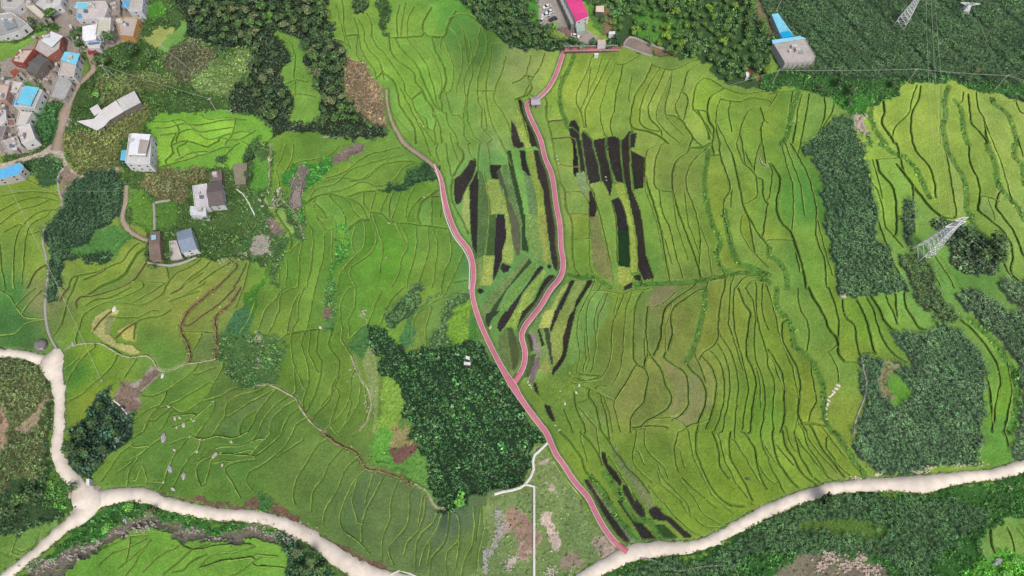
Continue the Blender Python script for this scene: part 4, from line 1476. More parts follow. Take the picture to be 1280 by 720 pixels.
wall('garden_wall', '667.5,608 667.6,640 667.5,680 667.5,732', .8, .8, M_WALL, 'straight white wall running down the middle of the waste ground', 'wall')
wall('rope_barrier', '681,560 692,578 705,597 722,617 730,630 737,643', .3, .4, material('cream_rail', (214, 206, 150), .8), 'thin cream kerb running beside the pink path on the waste ground', 'kerb')
wall('stone_wall', '80,211 74,218 73,230 76,245 79,252 74,265 66,272 58,280 54,291 54,303 58,320 61,335 60,352 58,366 57,385 58,400 61,415 66,427 72,437', .7, .5, M_GREYW, 'long grey stone wall curving down beside the dark maize field on the left', 'wall')
wall('stone_wall', '1077,447 1079,462 1083,478 1080,498 1073,515 1068,530 1067,550 1066,565', .5, .4, M_GREYW, 'pale stone edging on the left side of the big maize field at right', 'wall')
wall('irrigation_channel', '543,206 549,225 552,248 557,272 567,296 579,312 586,327 587,345 586,362', .45, .45, M_WHITE, 'white channel edge hugging the left side of the pink path', 'channel')
wall('retaining_wall', '488,718 500,713 512,717 525,722', .5, .5, M_WALL, 'short white wall beside the bottom concrete road', 'wall')
wall('drainage_pipe', '800,698 815,700 832,707 846,714 860,712 880,708 905,707', .35, .4, M_GREYW, 'grey drain looping through scrub below the right road', 'drain')
wall('stone_wall', '199,55 212,66 228,79 243,92 258,103 270,110', .5, .5, M_GREYW, 'grey ditch wall slanting down past the brown crop near the village', 'wall')
wall('stone_wall', '296,237 304,243 312,256 319,270', .5, .5, M_WALL, 'short pale path edge curving beside the garden right of the courtyard house', 'wall')
wall('stone_wall', '193,255 194,270 194,289', .7, 1.0, M_GREYW, 'grey garden wall running up from the long brown roof', 'wall')
wall('stone_wall', '195,254 205,252 214,251', .6, 1.0, M_GREYW, 'pale garden wall across the top of the vegetable plot', 'wall')
wall('retaining_wall', '186,329 200,332 212,333 228,330 247,323', .8, 1.2, M_GREYW, 'low retaining wall under the two farm buildings', 'wall')
wall('stone_wall', '404,172 420,172 440,174 462,175 480,176 488,172', .5, .5, M_GREYW, 'grey channel wall below the dark wood', 'wall')
wall('stone_wall', '143,501 152,508 160,519', .5, .6, M_WALL, 'pale kerb at the corner of the bare plot by the dark thicket', 'wall')
wall('stone_wall', '779,57 787,47 800,51 815,57 832,63', .5, .9, M_GREYW, 'grey wall around the concrete basin beside the footbridge', 'wall')
wall('stone_wall', '779,58 800,66 815,71', .5, .9, M_GREYW, 'lower wall of the concrete basin beside the footbridge', 'wall')
wall('irrigation_channel', '200,690 185,700 175,712', .4, .4, M_GREYW, 'small grey channel through the lower left scrub', 'channel')
# ------------------------------------------------------------------ plants
def scatter(zs, spacing, seed):
    """jittered points on the ground inside the wanted zones, with the survey colour"""
    g = np.random.default_rng(seed)
    xs = np.arange(X0, X1, spacing); ys = np.arange(Y0, Y1, spacing)
    A, B = np.meshgrid(xs, ys); A = A+g.uniform(-.45, .45, A.shape)*spacing; B = B+g.uniform(-.45, .45, B.shape)*spacing
    i = np.clip(((A-X0)/G).astype(int), 0, NX-1); j = np.clip(((B-Y0)/G).astype(int), 0, NY-1)
    m = np.isin(ZON[j, i], [ZC.index(c) for c in zs]) & VIEW[j, i] & (ONROAD[j, i] > .9)
    return A[m], B[m], ZH[j[m], i[m]], COLR[j[m], i[m]], ZON[j[m], i[m]]
def clump(rg, n, rad, hgt, leaf, up=.5):
    """n leaf-sized quads over a dome"""
    V = []; Fq = []
    for k in range(n):
        a = rg.uniform(0, 2*math.pi); e = math.asin(rg.uniform(.05, 1)); rr = rg.uniform(.72, 1.05)
        c = np.array([math.cos(a)*math.cos(e)*rad*rr, math.sin(a)*math.cos(e)*rad*rr, hgt*(.15+.85*math.sin(e)*rr)])
        nv = np.array([math.cos(a)*math.cos(e), math.sin(a)*math.cos(e), math.sin(e)+up])+rg.normal(0, .4, 3); nv /= np.linalg.norm(nv)
        u = np.cross(nv, rg.normal(0, 1, 3)); u /= np.linalg.norm(u); v = np.cross(nv, u); s = leaf*rg.uniform(.6, 1.3)
        b = len(V); V += [c+u*s, c+v*s*.7, c-u*s, c-v*s*.7]; Fq.append((b, b+1, b+2, b+3))
    return np.array(V), np.array(Fq)
def maize(rg, n=6):
    V = []; Fq = []
    for k in range(n):
        a = 2*math.pi*(k+rg.uniform(-.3, .3))/n; L_ = rg.uniform(.5, .8); h0 = rg.uniform(.9, 1.7); w_ = .13
        d = np.array([math.cos(a), math.sin(a), 0]); s = np.array([-d[1], d[0], 0])
        p0 = np.array([0, 0, h0]); p1 = d*L_*.55+np.array([0, 0, h0+.35]); p2 = d*L_+np.array([0, 0, h0+.02])
        b = len(V); V += [p0, p1+s*w_, p2, p1-s*w_]; Fq.append((b, b+1, b+2, b+3))
    return np.array(V), np.array(Fq)
def plant(name, templ, pts, label, cat, hue=.16, size=(.8, 1.25), seed=1, gain=1.0, tip=.35, tint=(1, 1, 1)):
    g = np.random.default_rng(seed); x, y, z, c, _ = pts; n = len(x); px_, py_ = .11*x, .11*y
    pat = 1+.13*(np.sin(px_*2+np.sin(py_*1.7)*1.5)*np.sin(py_*2.3+px_)+.7*np.sin(px_*5.1+py_*2)*np.sin(py_*4.7-px_*2)); c = c*pat[:, None]
    if n == 0: return
    Vs = []; Fs = []; Cs = []; base = 0; pick = g.integers(0, len(templ), n)
    for t, (TV, TF) in enumerate(templ):
        k = np.flatnonzero(pick == t); m_ = len(k)
        if m_ == 0: continue
        a = g.uniform(0, 6.283, m_); s = g.uniform(size[0], size[1], m_)*np.clip(1+.9*(pat[k]-1), .6, 1.4); ca, sa = np.cos(a)*s, np.sin(a)*s
        P = np.empty((m_, len(TV), 3), np.float32)
        P[..., 0] = ca[:, None]*TV[:, 0]-sa[:, None]*TV[:, 1]+x[k][:, None]
        P[..., 1] = sa[:, None]*TV[:, 0]+ca[:, None]*TV[:, 1]+y[k][:, None]
        P[..., 2] = s[:, None]*TV[:, 2]+z[k][:, None]
        cb = c[k]*gain*np.array(tint)*(1+hue*g.normal(0, 1, (m_, 1)))*(1+.4*hue*g.normal(0, 1, (m_, 3)))
        lf_ = 1+tip*g.normal(0, 1, (m_, len(TV)//4)); lf_ = np.repeat(np.clip(lf_, .45, 1.9), 4, 1)
        cv = np.clip(cb[:, None, :]*lf_[..., None], .004, .7)
        Vs.append(P.reshape(-1, 3)); Cs.append(cv.reshape(-1, 3))
        Fs.append((TF[None]+(np.arange(m_)*len(TV))[:, None, None]+base).reshape(-1, 4)); base += m_*len(TV)
    o = link(name, mesh(name, np.vstack(Vs), np.vstack(Fs), M_LEAF, np.vstack(Cs)))
    tag(o, label, cat, kind='stuff'); print(name, n, sum(len(f) for f in Fs)); return o
M_LEAF = material('leaf', attr=True, rough=.7, scale=3, amp=.1, spec=.2, big=.06)
rg = np.random.default_rng(5)
MZ = [maize(rg, 6) for _ in range(8)]
BU = [clump(rg, 10, .75, .9, .29) for _ in range(10)]
GR = [clump(rg, 5, .5, .5, .26) for _ in range(8)]
def pick_(pts, k): return tuple(a[k] for a in pts)
p = scatter('K', .92, 1)
# furrows between the strips of maize
(fx, gx2), (fy, gy2) = unp(np.array([1060., 1102.]), np.array([42., 88.])); dn = np.array([-(gy2-fy), gx2-fx]); dn /= np.linalg.norm(dn)
pu = p[0]*dn[0]+p[1]*dn[1]+1.2*np.sin(p[0]*.06+p[1]*.05); qx, qy = proj(p[0], p[1], p[2])
fur = (np.sin(pu*2*np.pi/7.5)+.35*np.sin(pu*2*np.pi/17+1) > .86) & (qy < 120) & (qx > 900)
pu2 = p[0]+.35*p[1]+.8*np.sin(p[1]*.1); fur2 = (np.sin(pu2*2*np.pi/6.5) > .93) & ~((qy < 120) & (qx > 900))
k = (~fur & ~fur2) | (np.random.default_rng(40).random(len(fur)) < .25); p = tuple(a[k] for a in p)
plant('maize', MZ, p, 'dense dark green maize plants with arching leaves', 'maize', seed=2, gain=2.25, tint=(1.04, 1.1, .84), tip=.36)
BM = [clump(rg, 12, .6, .85, .22) for _ in range(8)]
p = scatter('M', .9, 3); pm = p[0]*.86+p[1]*.5+1.5*np.sin(p[1]*.09+p[0]*.05); k = (np.sin(pm*2*np.pi/6.0) < .86) | (np.random.default_rng(41).random(len(pm)) < .15); p = tuple(a[k] for a in p); plant('mulberry_bushes', BM, p, 'dense plot of dark green orchard bushes in the middle of the valley', 'bushes', seed=4, gain=4.5, size=(.6, 1.2), hue=.3, tip=.36, tint=(1.1,1.12,.8))
p = scatter('M', 4.2, 33); k = np.random.default_rng(34).random(len(p[0])) < .5; p = pick_(p, k); plant('young_fruit_trees', BU, p, 'small brighter green fruit trees dotted through the dark plot', 'bushes', seed=35, gain=6, size=(1.2, 2.1), hue=.3, tip=.4, tint=(1.15, 1.1, .8))
p = scatter('S', 1.05, 5)
r_ = np.random.default_rng(6).random(len(p[0])); pt = np.sin(p[0]*.23)*np.sin(p[1]*.31+p[0]*.1)
k = r_ < .62+.5*pt
plant('scrub', BU, pick_(p, k), 'mixed green scrub and shrubs on rough ground', 'scrub', seed=7, gain=1.7, hue=.26, size=(.5, 1.5), tip=.36)
p = scatter('FO', 1.5, 8); k = (p[4] != ZC.index('O')) | (np.sin(p[0]*.19+1)*np.sin(p[1]*.23) > .25); p = pick_(p, k); plant('undergrowth', BU, p, 'green undergrowth beneath the trees', 'undergrowth', seed=9, gain=2.5, hue=.25, size=(.9, 2.1), tip=.4)
p = scatter('HJ', 1.0, 10); plant('withered_crop', MZ, p, 'mottled brownish green weeds and withering maize', 'weeds', seed=11, tint=(.9, 1.06, .95), gain=1.7, hue=.22, size=(.8, 1.3), tip=.45)
p = scatter('GTQ', 1.5, 12); k = np.random.default_rng(13).random(len(p[0])) < .45
plant('tall_grass', GR, pick_(p, k), 'tufts of bright green grass and weeds', 'grass', seed=14, gain=1.3, hue=.2, size=(.6, 1.3))
p = scatter('YE', .8, 16); plant('pale_rice', GR, p, 'seedy yellow and grey green rice tufts', 'rice', seed=17, gain=1.15, hue=.2, size=(.35, .7), tip=.3)
# tufts along the wide grassy bunds
def line_pts(kinds, dens, spread, seed):
    g = np.random.default_rng(seed); X = []; Y = []
    for t, P in LW:
        if t not in kinds: continue
        seg = np.hypot(*np.diff(P, axis=0).T); n = int(seg.sum()*dens)
        if n < 1: continue
        s = g.uniform(0, seg.sum(), n); cs = np.r_[0, np.cumsum(seg)]; X.append(np.interp(s, cs, P[:, 0])+g.normal(0, spread, n)); Y.append(np.interp(s, cs, P[:, 1])+g.normal(0, spread, n))
    X = np.concatenate(X); Y = np.concatenate(Y); i = np.clip(((X-X0)/G).astype(int), 0, NX-1); j = np.clip(((Y-Y0)/G).astype(int), 0, NY-1)
    m = VIEW[j, i] & (ONROAD[j, i] > .6); X, Y, i, j = X[m], Y[m], i[m], j[m]
    return X, Y, ZH[j, i], COLR[j, i], ZON[j, i]
p = line_pts('GN', 1.2, .6, 20); plant('bund_weeds', GR, p, 'weeds growing on the wide grassy bunds', 'weeds', seed=21, gain=1.2, hue=.3, size=(.7, 1.5), tip=.4)
p = line_pts('Dd', .35, .25, 22); plant('bund_grass', GR, p, 'grass tufts on the steps between terraces', 'grass', seed=23, gain=1.1, hue=.3, size=(.35, .8), tip=.4)

# grass creeping over the edges of the roads and paths
def edge_pts(paths, dens, out, seed, sp=.3):
    g = np.random.default_rng(seed); X = []; Y = []
    for P in paths:
        seg = np.hypot(*np.diff(P[:, :2], axis=0).T); cs = np.r_[0, np.cumsum(seg)]; n = int(cs[-1]*dens); dd = np.gradient(P[:, :2], axis=0); dd /= np.maximum(np.hypot(*dd.T), 1e-6)[:, None]
        s_ = g.uniform(0, cs[-1], n); x = np.interp(s_, cs, P[:, 0]); y = np.interp(s_, cs, P[:, 1]); w_ = np.interp(s_, cs, P[:, 2])/2+out+np.abs(g.normal(0, sp, n))-.1
        nx = np.interp(s_, cs, -dd[:, 1]); ny = np.interp(s_, cs, dd[:, 0]); sg = g.choice([-1, 1], n); X.append(x+nx*w_*sg); Y.append(y+ny*w_*sg)
    X = np.concatenate(X); Y = np.concatenate(Y); i = np.clip(((X-X0)/G).astype(int), 0, NX-1); j = np.clip(((Y-Y0)/G).astype(int), 0, NY-1); m = VIEW[j, i] & (ONROAD[j, i] > -.05)
    X, Y, i, j = X[m], Y[m], i[m], j[m]; c = np.tile(lin((96, 128, 62))*KA, (len(X), 1)); return X, Y, H[j, i]-.02, c, ZON[j, i]
p = edge_pts([r[1] for r in ROADS[:3]], 3.0, .0, 50); plant('verge_grass', GR, p, 'ragged grass creeping over the edges of the concrete roads', 'grass', seed=51, gain=1.3, hue=.3, size=(.5, 1.2), tip=.4)
p = edge_pts(PINK+DIRTP[:3], 1.6, .1, 52); plant('verge_grass', GR, p, 'grass along the edges of the pink path and footpaths', 'grass', seed=53, gain=1.3, hue=.3, size=(.4, .9), tip=.4)
p = scatter('VRL', 1.3, 54); k = (np.random.default_rng(55).random(len(p[0])) < .28) & (p[0] < 1e9); p = pick_(p, k); p = (p[0], p[1], p[2], np.tile(lin((92, 126, 60))*KA, (len(p[0]), 1)), p[4]); plant('sparse_weeds', GR, p, 'sparse weeds on bare ground and in the stream bed', 'weeds', seed=56, gain=1.3, hue=.3, size=(.6, 1.3), tip=.4)
p = scatter('B', .8, 57); k = np.random.default_rng(58).random(len(p[0])) < .55; p = pick_(p, k); plant('dark_rice', GR, p, 'tufts of dark purple leaved rice', 'rice', seed=59, gain=1.5, hue=.25, size=(.3, .7), tip=.5)

# ------------------------------------------------------------------ trees
M_BARK = material('bark', (96, 82, 66), .95, scale=4, amp=.25)
def crown_mesh(rg, rad, hgt, base, color, nleaf=210, nblob=7, leaf=.42, tone_=.2):
    V = []; Fq = []; C = []
    blobs = [(rg.normal(0, .38, 2)*rad, base+hgt*rg.uniform(.35, .75), rg.uniform(.45, .7)*rad) for _ in range(nblob)]+[(np.zeros(2), base+hgt*.62, rad*.72)]
    col = lin(color)*KA
    for (c, z, r) in blobs:
        tone = 1+tone_*rg.normal()
        for k in range(nleaf//len(blobs)):
            d = rg.normal(0, 1, 3); d /= np.linalg.norm(d)
            if d[2] < -.35: d[2] = -d[2]
            rr = r*rg.uniform(.7, 1.08); p_ = np.array([c[0], c[1], z])+d*rr*np.array([1, 1, .8])
            nv = d+rg.normal(0, .5, 3)+np.array([0, 0, .3]); nv /= np.linalg.norm(nv); u = np.cross(nv, rg.normal(0, 1, 3)); u /= np.linalg.norm(u); v = np.cross(nv, u)
            s = leaf*rg.uniform(.6, 1.3); b = len(V); V += [p_+u*s, p_+v*s*.75, p_-u*s, p_-v*s*.75]; Fq.append((b, b+1, b+2, b+3))
            cc_ = np.clip(col*tone*(1+.25*rg.normal())*(1+.08*rg.normal(0, 1, 3)), .004, .6); C += [cc_]*4
    return mesh('crown', np.array(V), np.array(Fq), M_LEAF, np.array(C))
def trunk_mesh(rg, rad, hgt, base):
    m = MB(); t = base+hgt*.4; m.bar((0, 0, -.6), (0.05, .02, t), .2, 6, .11)
    for k in range(4):
        a = k*1.57+rg.uniform(-.4, .4); m.bar((.03, .01, t*rg.uniform(.5, .9)), (math.cos(a)*rad*.6, math.sin(a)*rad*.6, base+hgt*.6), .09, 4, .03)
    return mesh('trunk', m.V, m.F, M_BARK)
KT = {}
def kinds(nm, n, rad, hgt, base, color, **k):
    KT[nm] = [(crown_mesh(rg, rad*rg.uniform(.88, 1.12), hgt*rg.uniform(.85, 1.15), base, color, **k), trunk_mesh(rg, rad, hgt, base)) for _ in range(n)]
kinds('dark', 6, 2.4, 4.2, 1.4, (92, 122, 74))
kinds('mid', 6, 2.2, 3.6, 1.2, (98, 134, 74))
kinds('grey', 4, 2.3, 3.8, 1.3, (120, 134, 92))
kinds('orch', 6, 2.0, 2.6, .8, (104, 142, 74), leaf=.3, nleaf=300, nblob=3, tone_=.1)
kinds('lime', 3, 1.9, 2.6, .8, (132, 170, 66), leaf=.3, nleaf=300, nblob=3, tone_=.1)
kinds('bright', 4, 1.9, 3.0, 1.0, (120, 190, 80), leaf=.34)
kinds('deep', 3, 2.4, 4.0, 1.2, (74, 104, 64), nleaf=280)
def tree(kind, x, y, s, name, label, group=None, zs=None):
    cr, tr = KT[kind][rnd.randrange(len(KT[kind]))]
    t = empty(name, (x, y, gz(x, y)), label, 'tree', group); t.rotation_euler.z = rnd.random()*6.28; sz = s*(zs if zs else rnd.uniform(.85, 1.15)); t.scale = (s, s, sz)
    link('crown', cr, t); link('trunk', tr, t); return t
def grove(polys, spacing, mix, name, label, group, size=(.8, 1.25), cap=120, seed=1, skip=0.0, marks=()):
    g = random.Random(seed); pts = []
    polys = [uw(np.array(P, float)) for P in polys]
    cand = []
    for P in polys:
        for _ in range(4000):
            x = g.uniform(P[:, 0].min(), P[:, 0].max()); y = g.uniform(P[:, 1].min(), P[:, 1].max()); cand.append((x, y, P))
    ca = np.array([(c[0], c[1]) for c in cand])
    for n, (x, y, P) in enumerate(cand):
        if len(pts) >= cap: break
        if not inside(P, np.array([[x]]), np.array([[y]]))[0, 0]: continue
        px, py = proj(x, y, hsm(x, y))
        if not (-25 < px < 1305 and -18 < py < 740): continue
        if g.random() < skip: continue
        if all((x-a)**2+(y-b)**2 > (spacing*g.uniform(.85, 1.3))**2 for a, b in pts): pts.append((x, y))
    for x, y in pts:
        px, py = proj(x, y, hsm(x, y)); lm = min(marks, key=lambda m_: (m_[0]-px)**2+(m_[1]-py)**2)[2] if marks else ''
        tree(g.choice(mix), x, y, g.uniform(*size), name, label+lm, group)
    print(group, len(pts))
grove([[(238,-8),(400,-8),(408,20),(414,50),(392,95),(385,70),(380,48),(360,42),(340,32),(326,42),(312,60),(285,55),(262,45),(245,30)],
       [(392,70),(416,58),(430,66),(430,105),(432,130),(452,150),(470,160),(405,160),(402,130),(390,95)],
       [(318,50),(345,62),(352,92),(345,100),(362,130),(362,160),(340,170),(322,158),(318,120),(302,110)]],
      4.1, ['dark', 'dark', 'grey', 'mid', 'dark', 'deep'], 'woodland_tree', 'dark tree in the wood, ', 'trees of the wood left of the upper terraces', cap=112, seed=3, size=(.75, 1.2), marks=[(250,10,'upper left end above the yellow plot'),(300,15,'at the top edge of the frame'),(345,15,'above the head of the small grass terrace'),(385,20,'in the top corner beside the paddies'),(300,60,'above the pale green weeds'),(330,90,'left of the small grass terrace'),(330,140,'left of the foot of the small grass terrace'),(400,90,'right of the middle of the small grass terrace'),(425,90,'against the brown withered plot'),(415,140,'right of the foot of the small grass terrace'),(450,158,'on the lower fringe below the brown plot')])
grove([[(575,-8),(665,-8),(668,25),(688,42),(700,55),(690,60),(640,60),(622,45),(602,28),(588,12)]], 3.8, ['dark', 'dark', 'mid'], 'woodland_tree',
      'dark tree left of the car park, ', 'trees left of the car park', cap=42, seed=4, size=(.7, 1.1), marks=[(590,0,'far left end at the top edge'),(625,5,'top middle'),(655,8,'next to the parked cars'),(620,35,'lower left fringe above the paddies'),(650,48,'on the fringe just above the paddies'),(685,45,'beside the paved forecourt')])
grove([[(740,-8),(935,-8),(948,20),(962,60),(955,95),(930,108),(905,100),(880,75),(850,68),(825,68),(800,45),(770,38),(745,25)]], 3.7, ['orch', 'orch', 'mid', 'orch', 'orch', 'orch', 'lime'], 'orchard_tree',
      'rounded green orchard tree, ', 'orchard trees right of the pink roof', marks=[(750,0,'at the top edge beside the pink roof'),(760,25,'around the cream canopy'),(800,10,'at the top edge left of the bright grass patch'),(790,42,'above the concrete basin'),(835,10,'at the top edge over the bright grass patch'),(840,60,'on the fringe above the paddies right of the basin'),(880,15,'at the top edge right of the grass patch'),(880,50,'in the middle of the right orchard block'),(915,90,'on the lower corner near the white pump house'),(920,20,'at the top edge left of the dirt track'),(945,55,'just left of the blue roofed workshop')], cap=135, seed=5, size=(.8, 1.25))
def T(kind, px, py, s, label, name='tree', zs=None):
    x, y = uw(np.array([[px, py]], float))[0]; return tree(kind, float(x), float(y), s, name, label, None, zs)
T('deep', 1028, 627, 1.35, 'dark round tree on the lower edge of the right concrete road', zs=1.1)
T('mid', 68, 25, 1.5, 'broad green tree between the grey roofs in the village'); T('dark', 43, 31, .8, 'small dark tree beside the slate roof in the village')
T('mid', 97, 48, 1.0, 'tree in the lane left of the white roof'); T('dark', 102, 58, .8, 'smaller tree below it in the village lane')
T('dark', 144, 54, 1.2, 'round tree below the orange walled house'); T('deep', 172, 70, 1.4, 'big dark tree right of the village lane'); T('dark', 133, 84, 1.3, 'dark spreading tree above the long white shed')
T('mid', 155, 87, 1.1, 'tree on the slope between the village and the brown crop'); T('dark', 190, 74, .9, 'dark tree under the small yellow green plot'); T('bright', 122, 120, .9, 'bright green bush like tree beside the long white shed', zs=.6)
T('bright', 137, 113, .8, 'leafy bright green tree just above the long white shed', zs=.6); T('deep', 279, 206, 1.0, 'dark tree at the top corner of the courtyard house'); T('deep', 314, 200, 1.1, 'dark tree right of the slatted garden frame')
T('deep', 315, 222, .9, 'second dark tree below right of the slatted garden frame'); T('dark', 190, 202, .9, 'dark shrubby tree right of the steel roofed house'); T('mid', 213, 321, .8, 'olive round bush in the farm yard', zs=.7)
T('dark', 270, 312, .8, 'dark tree right of the grey roofed farm'); T('mid', 284, 298, .8, 'green tree among the gardens right of the farm'); T('dark', 262, 275, .8, 'small tree below the courtyard house')
T('bright', 693, 37, .9, 'bright green tree beside the reddish paved forecourt'); T('bright', 672, -1, .9, 'bright green tree at the top corner of the car park'); T('dark', 716, 54, .8, 'dark tree above the red footbridge')
T('dark', 740, 56, .7, 'second tree above the red footbridge'); T('deep', 770, 51, .8, 'dark shrub by the end of the red footbridge')
T('deep', 1046, 108, 1.1, 'dark clump tree at the head of the rocky gully'); T('dark', 1060, 118, .9, 'leafy tree in the rocky gully'); T('deep', 1112, 109, .8, 'dark tree above the paddies near the cable')
T('dark', 1024, 116, .7, 'small green tree left of the rocky gully'); T('deep', 1061, 132, .8, 'grey green tree above the boulders'); T('grey', 1216, 93, .8, 'greyish tree at the right end of the upper maize')
T('dark', 1238, 312, 1.7, 'large dark tree in the thicket right of the pylon', zs=.9); T('dark', 1222, 325, 1.2, 'dark tree at the lower edge of the pylon thicket'); T('dark', 1208, 300, 1.0, 'dark tree nearest the pylon on its right')
T('mid', 1245, 328, 1.1, 'dark tree at the lower right of the pylon thicket'); T('bright', 165, 635, .9, 'bright green bush below the road junction', zs=.7); T('bright', 137, 660, .9, 'bright green tree by the stream below the junction', zs=.7)
T('grey', 190, 642, .9, 'olive shrub tree below the left concrete road'); T('bright', 575, 628, 1.2, 'bright green bush at the lower tip of the dark plot', zs=.5); T('dark', 392, 700, 1.1, 'dark tree beside the bottom left road')
T('dark', 383, 712, 1.0, 'lower dark tree beside the bottom left road'); T('mid', 405, 712, .9, 'green tree hard against the bottom left road'); T('grey', 375, 690, .8, 'grey green tree at the end of the stream')
T('dark', 92, 612, .8, 'green tree left of the road junction', zs=.7); T('mid', 30, 628, 1.1, 'green tree in the scrub left of the road'); T('dark', 18, 640, 1.2, 'dark tree in the lower left corner scrub'); T('dark', 47, 618, 1.0, 'dark tree above the lower left paddy')
T('bright', 1268, 700, .8, 'bright bush in the lower right corner', zs=.6); T('bright', 1255, 716, .9, 'second bright bush in the lower right corner', zs=.6)
for n_, (px, py, s) in enumerate([(92,560,1),(103,545,1),(118,530,.9),(128,512,.8),(140,530,.9),(150,545,.8),(112,565,1),(100,582,.9),(125,582,.8),(135,562,.8)]):
    x, y = uw(np.array([[px, py]], float))[0]; tree('deep', float(x), float(y), s, 'thicket_tree', 'dark green tree in the thicket beside the left road bend', 'thicket trees by the left road bend')
# ------------------------------------------------------------------ buildings
GLASS = material('window_glass', (58, 66, 74), .25, amp=.1, spec=.5); DOOR = material('door_paint', (96, 84, 76), .7)
def P2(s): return np.array([[float(v) for v in q_.split(',')] for q_ in s.split()])
def base_of(poly):
    c = poly.mean(0); x, y = uw(c[None])[0]; return float(hsm(x, y))
def world(poly, z): x, y = on_plane(poly[:, 0], poly[:, 1], z); return np.stack([x, y], 1)
def inset(W_, d):
    n = len(W_); A = sum(W_[i][0]*W_[(i+1) % n][1]-W_[(i+1) % n][0]*W_[i][1] for i in range(n)); s = 1 if A > 0 else -1; out = []
    for i in range(n):
        a, b, c = W_[i-1], W_[i], W_[(i+1) % n]; e1 = (b-a)/max(np.linalg.norm(b-a), 1e-6); e2 = (c-b)/max(np.linalg.norm(c-b), 1e-6)
        n1 = np.array([-e1[1], e1[0]])*s; n2 = np.array([-e2[1], e2[0]])*s; k = n1+n2; k /= max(1e-6, 1+n1@n2); out.append(b+k*d)
    return np.array(out)
def ribbed(Q, z, rise, nr, rib=.06, th=.12, nt=2):
    """sheet roof on quad Q (ribs run from edge 0-1 to edge 3-2), raised along its middle"""
    V = []; F_ = []
    ns = nr*2
    for i in range(ns+1):
        s = i/ns
        for j in range(nt+1):
            t = j/nt; p = (Q[0]*(1-s)+Q[1]*s)*(1-t)+(Q[3]*(1-s)+Q[2]*s)*t
            V.append((p[0], p[1], z+rise*(1-abs(2*t-1))+rib*(i % 2)))
    k = nt+1
    for i in range(ns):
        for j in range(nt): F_.append((i*k+j, (i+1)*k+j, (i+1)*k+j+1, i*k+j+1))
    n = len(V); V += [(v[0], v[1], v[2]-th) for v in V]; F_ += [tuple(a+n for a in f_)[::-1] for f_ in F_]
    rim = [i*k for i in range(ns+1)]+[ns*k+j for j in range(1, nt+1)]+[i*k+nt for i in range(ns-1, -1, -1)]+[j for j in range(nt-1, 0, -1)]
    for a, b in zip(rim, rim[1:]+rim[:1]): F_.append((a, a+n, b+n, b))
    m = MB(); m.add(V, F_); return m
def openings(root, W_, z0, ht, every=3.2, door=True, wc=GLASS, frame=None):
    n = len(W_); A = sum(W_[i][0]*W_[(i+1) % n][1]-W_[(i+1) % n][0]*W_[i][1] for i in range(n)); s = 1 if A > 0 else -1; first = door
    fl = max(1, int(round(ht/2.3)))
    for i in range(n):
        a, b = W_[i], W_[(i+1) % n]; L_ = np.linalg.norm(b-a)
        if L_ < 2.5: continue
        e = (b-a)/L_; nn = np.array([e[1], -e[0]])*s; mid = (a+b)/2
        if nn @ (-mid-np.array([root.location.x, root.location.y])) < 0: continue          # only walls that face the valley
        k = max(1, int(L_/every))
        for f_ in range(fl):
            for j in range(k):
                c = a+e*L_*(j+.5)/k; zb = z0+f_*ht/fl+.75
                isd = first and f_ == 0 and j == 0
                w2, hh = (.45, min(1.8, ht*.8)) if isd else (.5, 1.0)
                if isd: zb = z0+.05; first = False
                q = [c-e*w2+nn*.01, c+e*w2+nn*.01, c+e*w2+nn*.08, c-e*w2+nn*.08]
                m = MB().prism([tuple(v) for v in q], zb, zb+hh)
                o = m.build('door' if isd else 'window', DOOR if isd else (frame or M_WHITE), root)
                if not isd:
                    q = [c-e*(w2-.1)+nn*.082, c+e*(w2-.1)+nn*.082, c+e*(w2-.1)+nn*.10, c-e*(w2-.1)+nn*.10]
                    MB().prism([tuple(v) for v in q], zb+.1, zb+hh-.1).build('pane', wc, o)
